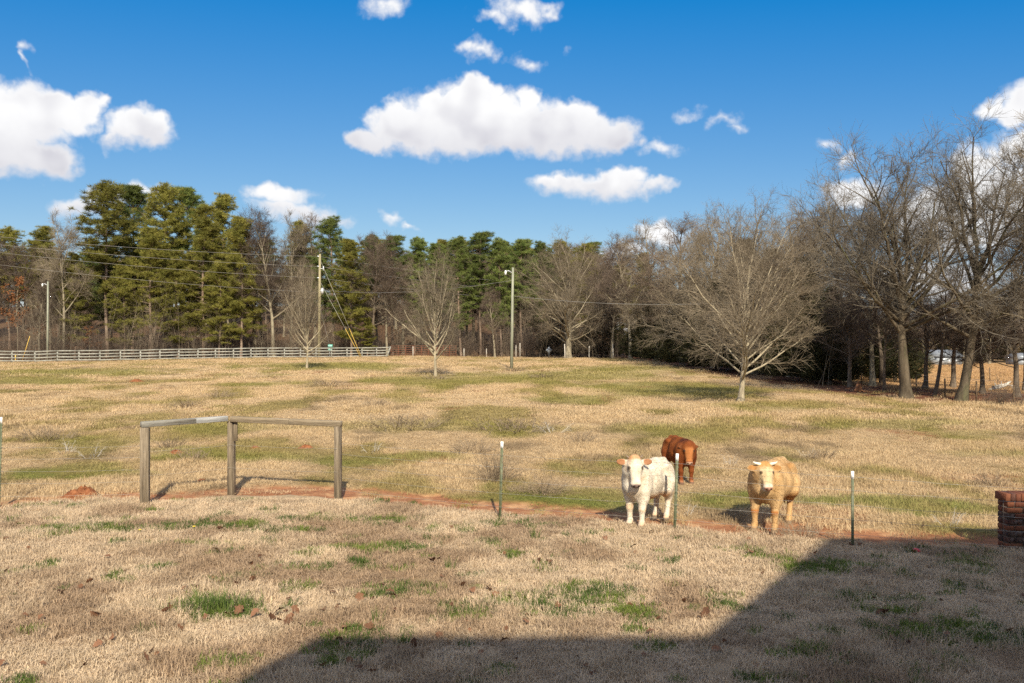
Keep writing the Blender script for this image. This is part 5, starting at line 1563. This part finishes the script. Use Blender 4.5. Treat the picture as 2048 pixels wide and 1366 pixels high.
# understory of the wood: thin saplings and brush
def brush(seed, H, n, m):
    t = Tree(seed); rg = np.random.default_rng(seed)
    C = [lv(1, H, .018, 6, .07, .03), lv(7, H * .42, .008, 4, .12, .05, t0=.15, ang=45), lv(6, H * .2, .006, 3, .14, .04, t0=.1, ang=42), lv(4, H * .1, .005, 2, .14, .03)]
    for k in range(n):
        a = rg.uniform(0, 6.28); r = rg.uniform(0, .8)
        d = np.array([rg.normal(0, .25), rg.normal(0, .25), 1.]); d /= np.linalg.norm(d)
        t.grow(np.array([math.cos(a) * r, math.sin(a) * r, -.05]), d, H * rg.uniform(.6, 1.1), .02, 0, C)
    return t.mesh('brush', m, {0, 1, 2, 3}, {0: 4, 1: 3})
BR = [brush(501, 3.2, 5, M['twig_dark']), brush(502, 4.5, 4, M['twig_dark']), brush(503, 2.2, 6, M['twig_dark']), brush(504, 6.0, 3, M['twig'])]
nb = 560
px = GR.uniform(-260, 1330, nb); d = np.where(px < 780, 0, 0) + np.interp(px, [-300, 0, 780, 1000, 1330], [104, 105, 119, 116, 108]) + GR.exponential(9, nb)
x = (px - 1024) / FPX * d; y = d
xr = GR.uniform(16.8, 19.8, 60); yr = GR.uniform(47, 115, 60)
x = np.concatenate([x, xr]); y = np.concatenate([y, yr]); n = len(x)
s = GR.uniform(.7, 1.5, n); s[nb:] *= .6
scatter('understory', 'brown leafless undergrowth at the edge of the wood', 'undergrowth', np.stack([x, y, gh(x, y)], -1), np.ones((n, 3)) * .2,
        np.stack([np.zeros(n), np.zeros(n), GR.uniform(0, 6.28, n)], -1), np.stack([s, s, s], -1), GR.integers(0, 4, n), BR)
xr = np.concatenate([GR.uniform(20.5, 27, 26)]); yr = GR.uniform(34, 37.5, 26); n = 26; s = GR.uniform(.18, .36, n)
scatter('bramble_bank', 'dark tangled brambles along the bank at the right edge', 'brambles', np.stack([xr, yr, gh(xr, yr)], -1), np.ones((n, 3)) * .2,
        np.stack([np.zeros(n), np.zeros(n), GR.uniform(0, 6.28, n)], -1), np.stack([s * 1.6, s * 1.6, s], -1), GR.integers(0, 3, n), BR)

# ================================================================== dry weeds, clumps and small things
def weed(seed, n, H, W, droop, m, r=.003):
    t = Tree(seed); rg = np.random.default_rng(seed)
    C = [lv(1, H, r, 6, .10, -droop, taper=.6), lv(4, H * .38, r * .7, 4, .16, -droop, t0=.3, ang=45, taper=.6), lv(3, H * .16, r * .55, 2, .2, -droop * .5, t0=.2, ang=45)]
    for k in range(n):
        a = rg.uniform(0, 6.28); q = W * rg.uniform(0, 1) ** .7
        d = np.array([math.cos(a) * .75 * q / W + rg.normal(0, .25), math.sin(a) * .75 * q / W + rg.normal(0, .25), 1.]); d /= np.linalg.norm(d)
        t.grow(np.array([math.cos(a) * q * .6, math.sin(a) * q * .6, -.03]), d, H * rg.uniform(.55, 1.15), r, 0, C)
    return t.mesh('weed', m, {0, 1, 2}, {0: 4})
WD = [weed(601, 90, .62, .42, .10, M['weed'], .0042), weed(602, 60, .34, .42, .05, M['weed'], .004), weed(603, 30, .30, .22, .02, M['weed'], .0045), weed(604, 22, .62, .16, .0, M['weed_red'], .004), weed(605, 9, .26, .16, .08, M['deadwood'])]
def put_weed(k, px, row, sc, label, wide=1.0):
    p = ray(px, row); o = link('dry_weed', WD[k], None, p); o.scale = (sc * wide, sc * wide, sc if sc <= 1.2 else 1.2 + .25 * (sc - 1.2)); o.rotation_euler = (0, 0, rng.uniform(0, 6))
    tag(o, label, 'weed', 'clumps of dead weeds in the pasture')
for k, px, row, sc, w, lab in (
    (0, 992, 962, 1.0, 1.0, 'big tangled clump of dead grey weeds behind the middle steel post'),
    (0, 1092, 990, .72, 1.25, 'dead weed clump with pale stalks right of the middle steel post'),
    (1, 1040, 985, .7, 1.0, 'small flat tuft between the two big dead weed clumps'),
    (3, 1216, 806, 1.05, 1.0, 'upright reddish dead weed standing alone in the pasture'),
    (1, 815, 855, 2.2, 1.6, 'wide low brown weed patch above the wooden brace'),
    (1, 1030, 862, 2.2, 1.6, 'wide low brown weed patch left of the fallen sticks'),
    (4, 1105, 866, 2.2, 1.3, 'pale fallen sticks lying in the pasture'),
    (2, 750, 812, 2.2, 1.0, 'small dark weed left of the wide weed patch'),
    (2, 1160, 885, 1.7, 1.0, 'small grey weed right of the pale sticks'),
    (2, 1640, 917, 1.3, 1.0, 'small grey weed right above the tan steer'),
    (4, 1465, 930, 1.1, 1.0, 'pale twig tuft left of the tan steer head'),
    (4, 1620, 915, 1.1, 1.0, 'pale twig tuft behind the rump of the tan steer'),
    (2, 435, 795, 2.6, 1.2, 'small dark weed in the left half of the pasture'),
    (2, 375, 815, 2.4, 1.2, 'small brown weed left of the wooden brace top rail'),
    (4, 130, 905, 1.5, 1.2, 'pale broken stalks left of the wooden brace'),
    (4, 185, 915, 1.5, 1.0, 'pale broken stalks close to the left of the brace post'),
    (2, 340, 895, 1.5, 1.0, 'thin dead weed inside the left brace opening'),
    (2, 385, 920, 1.2, 1.2, 'thin dead weed low in the left brace opening'),
    (1, 95, 880, 1.8, 1.2, 'flat brown weeds near the left steel post'),
    (4, 745, 905, 1.4, 1.0, 'pale stalk right of the brace end post'),
    (1, 945, 905, 1.4, 1.1, 'grey weeds above the middle steel post'),
    (2, 875, 760, 3.0, 1.2, 'dark tuft at the foot of the oval bare tree'),
    (2, 1026, 742, 3.4, 1.2, 'brown tuft at the foot of the lamp pole'),
    (2, 1085, 756, 3.0, 1.3, 'brown tuft in the grass right of the lamp pole'),
    (2, 665, 772, 3.0, 1.6, 'low brown weeds below the utility pole'),
    (4, 1260, 1005, .9, 1.0, 'pale twigs left of the white steer legs'),
    (4, 1372, 1030, .9, 1.0, 'pale twigs on the ground right of the white steer'),
    (1, 1600, 1072, .7, 1.3, 'straw heap at the hooves of the tan steer'),
    (2, 1990, 975, 1.2, 1.2, 'dry weeds above the brick pillar'),
    (4, 1900, 1050, 1.0, 1.2, 'pale dry stalks left of the brick pillar')):
    put_weed(k, px, row, sc, lab, w)

# red ant mounds / bare earth heaps
def mound(px, row, w, hgt, label):
    p = ray(px, row); rg = np.random.default_rng(int(px)); n, m = 9, 22
    V = [(0, 0, hgt)]
    for i in range(1, n):
        r = i / (n - 1)
        for j in range(m):
            a = 2 * PI * j / m; k = 1 + .18 * math.sin(3 * a + px) + rg.normal(0, .09)
            V.append((math.cos(a) * r * w * k, math.sin(a) * r * w * k * .7, hgt * (1 - r * r) ** 1.3 * (1 + rg.normal(0, .22)) - (.05 if i == n - 1 else 0)))
    T = np.array([(0, 1 + j, 1 + (j + 1) % m) for j in range(m)]); Q = np.array([(1 + i * m + j, 1 + (i + 1) * m + j, 1 + (i + 1) * m + (j + 1) % m, 1 + i * m + (j + 1) % m) for i in range(n - 2) for j in range(m)])
    o = link('earth_mound', mesh_np('earth_mound', V, [T, Q], M['soil'], True), None, p); tag(o, label, 'mound', 'red earth mounds')
mound(167, 990, .33, .14, 'large red earth mound left of the wooden brace')
mound(352, 908, .20, .10, 'small red earth mound seen through the left brace opening')
mound(612, 896, .20, .08, 'small red earth mound seen through the right brace opening')
mound(403, 963, .13, .05, 'tiny red earth mound low in the left brace opening')
mound(272, 764, .5, .14, 'red earth mound far off in the left pasture')
mound(510, 897, .16, .06, 'tiny red earth mound right of the middle brace post')

# the thick clump of green grass in the near lawn
gm = blades(700, 520, .34, .11, .29, .0066, .75, 'blade_tuft', M['blade_green'], .36)
gv = np.empty(len(gm.vertices) * 3, np.float32); gm.vertices.foreach_get('co', gv); gv = gv.reshape(-1, 5, 3)
ga = np.random.default_rng(70); gc = np.stack([ga.normal(0, .30, len(gv)), ga.normal(0, .10, len(gv)), np.zeros(len(gv))], -1)
gv = (gv - gv[:, :1] * np.array([1, 1, 0])); gv[..., 2] *= np.clip(1.15 - .9 * np.abs(gc[:, :1] / .62) ** 2, .35, 1.2) * ga.uniform(.6, 1.1, (len(gv), 1)); gv = gv + gc[:, None]
gm.vertices.foreach_set('co', gv.astype(np.float32).ravel()); gm.update()
p = ray(432, 1222); o = link('grass_clump', gm, None, p); tag(o, 'thick clump of tall green grass in the near lawn at left', 'grass clump')
gm2 = blades(701, 34, .06, .10, .22, .006, .4, 'blade_tuft', M['blade_green'], .2)
for px, row, s, lab in ((900, 1140, 1, 'thin green shoots left of the lawn centre'), (1022, 1118, 1, 'thin green shoots below the middle steel post'), (1070, 1078, 1.1, 'tall thin green shoots right of the middle steel post'), (1000, 1045, .8, 'green shoots at the foot of the middle steel post'),
                        (1703, 1200, .9, 'green shoots in the shade near the right side'), (552, 1022, .8, 'bright green shoots in front of the wooden brace'), (755, 1245, 1, 'grey green shoots above the shadow edge')):
    o = link('grass_shoots', gm2, None, ray(px, row)); o.scale = (s, s, s); tag(o, lab, 'grass clump', 'thin green shoots in the lawn')

# fallen leaves
def leafmesh(seed):
    rg = np.random.default_rng(seed); n = 9
    V = []
    t = np.linspace(0, 1, n); w = np.sin(PI * t ** .8) * .36 * (1 + .35 * np.sin(t * 19 + seed)); cz = .22 * np.sin(t * 3 + seed) + .10 * rg.normal(0, 1, n).cumsum() * .3
    for k in range(n):
        cu = .30 * rg.uniform(.4, 1)
        V += [(t[k] - .5, -w[k], cz[k] + cu * w[k] * 1.4), (t[k] - .5, 0, cz[k]), (t[k] - .5, w[k], cz[k] + cu * w[k] * 1.1)]
    Q = []
    for k in range(n - 1):
        for j in range(2): Q.append((k * 3 + j, k * 3 + 3 + j, k * 3 + 4 + j, k * 3 + 1 + j))
    return mesh_np('dry_leaf', V, [np.array(Q)], M['leaf_dry'], True)
LF = [leafmesh(i) for i in range(6)]
spots = []
known = [(700, 1330), (865, 1130), (878, 1122), (1010, 1112), (765, 1175), (885, 1160), (780, 1195), (785, 1200), (720, 1205), (680, 1215), (675, 1225), (690, 1228), (430, 1110), (15, 1150), (12, 1082), (440, 1060), (160, 1180), (190, 1240), (228, 1285), (195, 1300), (1020, 1200), (980, 1182), (925, 1175), (1265, 1100), (1210, 1085),
         (1080, 1130), (1095, 1128), (605, 1085), (530, 1070), (390, 1180), (370, 1185), (470, 1175), (505, 1165), (335, 1162), (285, 1155), (250, 1148), (560, 1235), (590, 1232), (545, 1242), (575, 1250), (665, 1190), (1500, 1110), (1830, 1240), (1770, 1235), (1785, 1285), (1945, 1300), (1950, 1275), (2020, 1270), (1720, 1095), (1700, 1097),
         (330, 1230), (345, 1225), (410, 1240), (455, 1235), (478, 1230), (510, 1238), (1410, 1235), (690, 1260), (880, 1280), (740, 1262), (1010, 1295), (1115, 1220), (1420, 1180), (930, 1250)]
for a, b in known: spots.append((a, b, GR.uniform(.07, .13)))
for k in range(120):
    b = 1050 + 310 * GR.uniform(0, 1) ** .8; a = GR.uniform(0, 2048) if k % 3 else GR.uniform(0, 1000)
    spots.append((a, b, GR.uniform(.04, .10)))
for i, (a, b, s) in enumerate(spots):
    p = ray(a, b) if b > 1040 else ray(a, 1050)
    o = link('dry_leaf', LF[i % 6], None, p + Vector((0, 0, .028 + .2 * s)))
    o.scale = (s, s, s); o.rotation_euler = (GR.normal(0, .5), GR.normal(0, .5), GR.uniform(0, 6.28))
    tag(o, 'curled brown dead leaf lying on the lawn', 'leaf', 'dead leaves scattered on the lawn')

p = ray(1832, 1103); f = thing('plastic_disc', 'small round red plastic object lying on the shaded lawn', 'debris', p, .3)
b = MB(); V, n = [], 14
b.ball((0, 0, .015), .052, 14, 8, (1, 1, .55)); b.build('dome', M['red_plastic'], f, True)
b = MB(); b.tube([(0, 0, .008), (0, 0, .016)], [.060, .060], 14); b.build('rim', M['red_plastic'], f)
for px, row, lab in ((280, 1070, 'yellow dandelion flower in the green weeds at left'), (388, 1063, 'yellow dandelion flower nearer the wooden brace')):
    p = ray(px, row); f = thing('dandelion', lab, 'flower', p)
    b = MB(); b.tube([(0, 0, 0), (.005, 0, .07)], .003, 5); b.build('stem', M['blade_green'], f)
    b = MB()
    for k in range(16):
        a = 2 * PI * k / 16; b.add([(0, 0, .07), (math.cos(a - .15) * .022, math.sin(a - .15) * .022, .078), (math.cos(a) * .03, math.sin(a) * .03, .076), (math.cos(a + .15) * .022, math.sin(a + .15) * .022, .078)], [np.array([0, 1, 2, 3])])
    b.ball((.0, 0, .076), .014, 8, 5, (1, 1, .5)); b.build('flower_head', M['petal'], f)
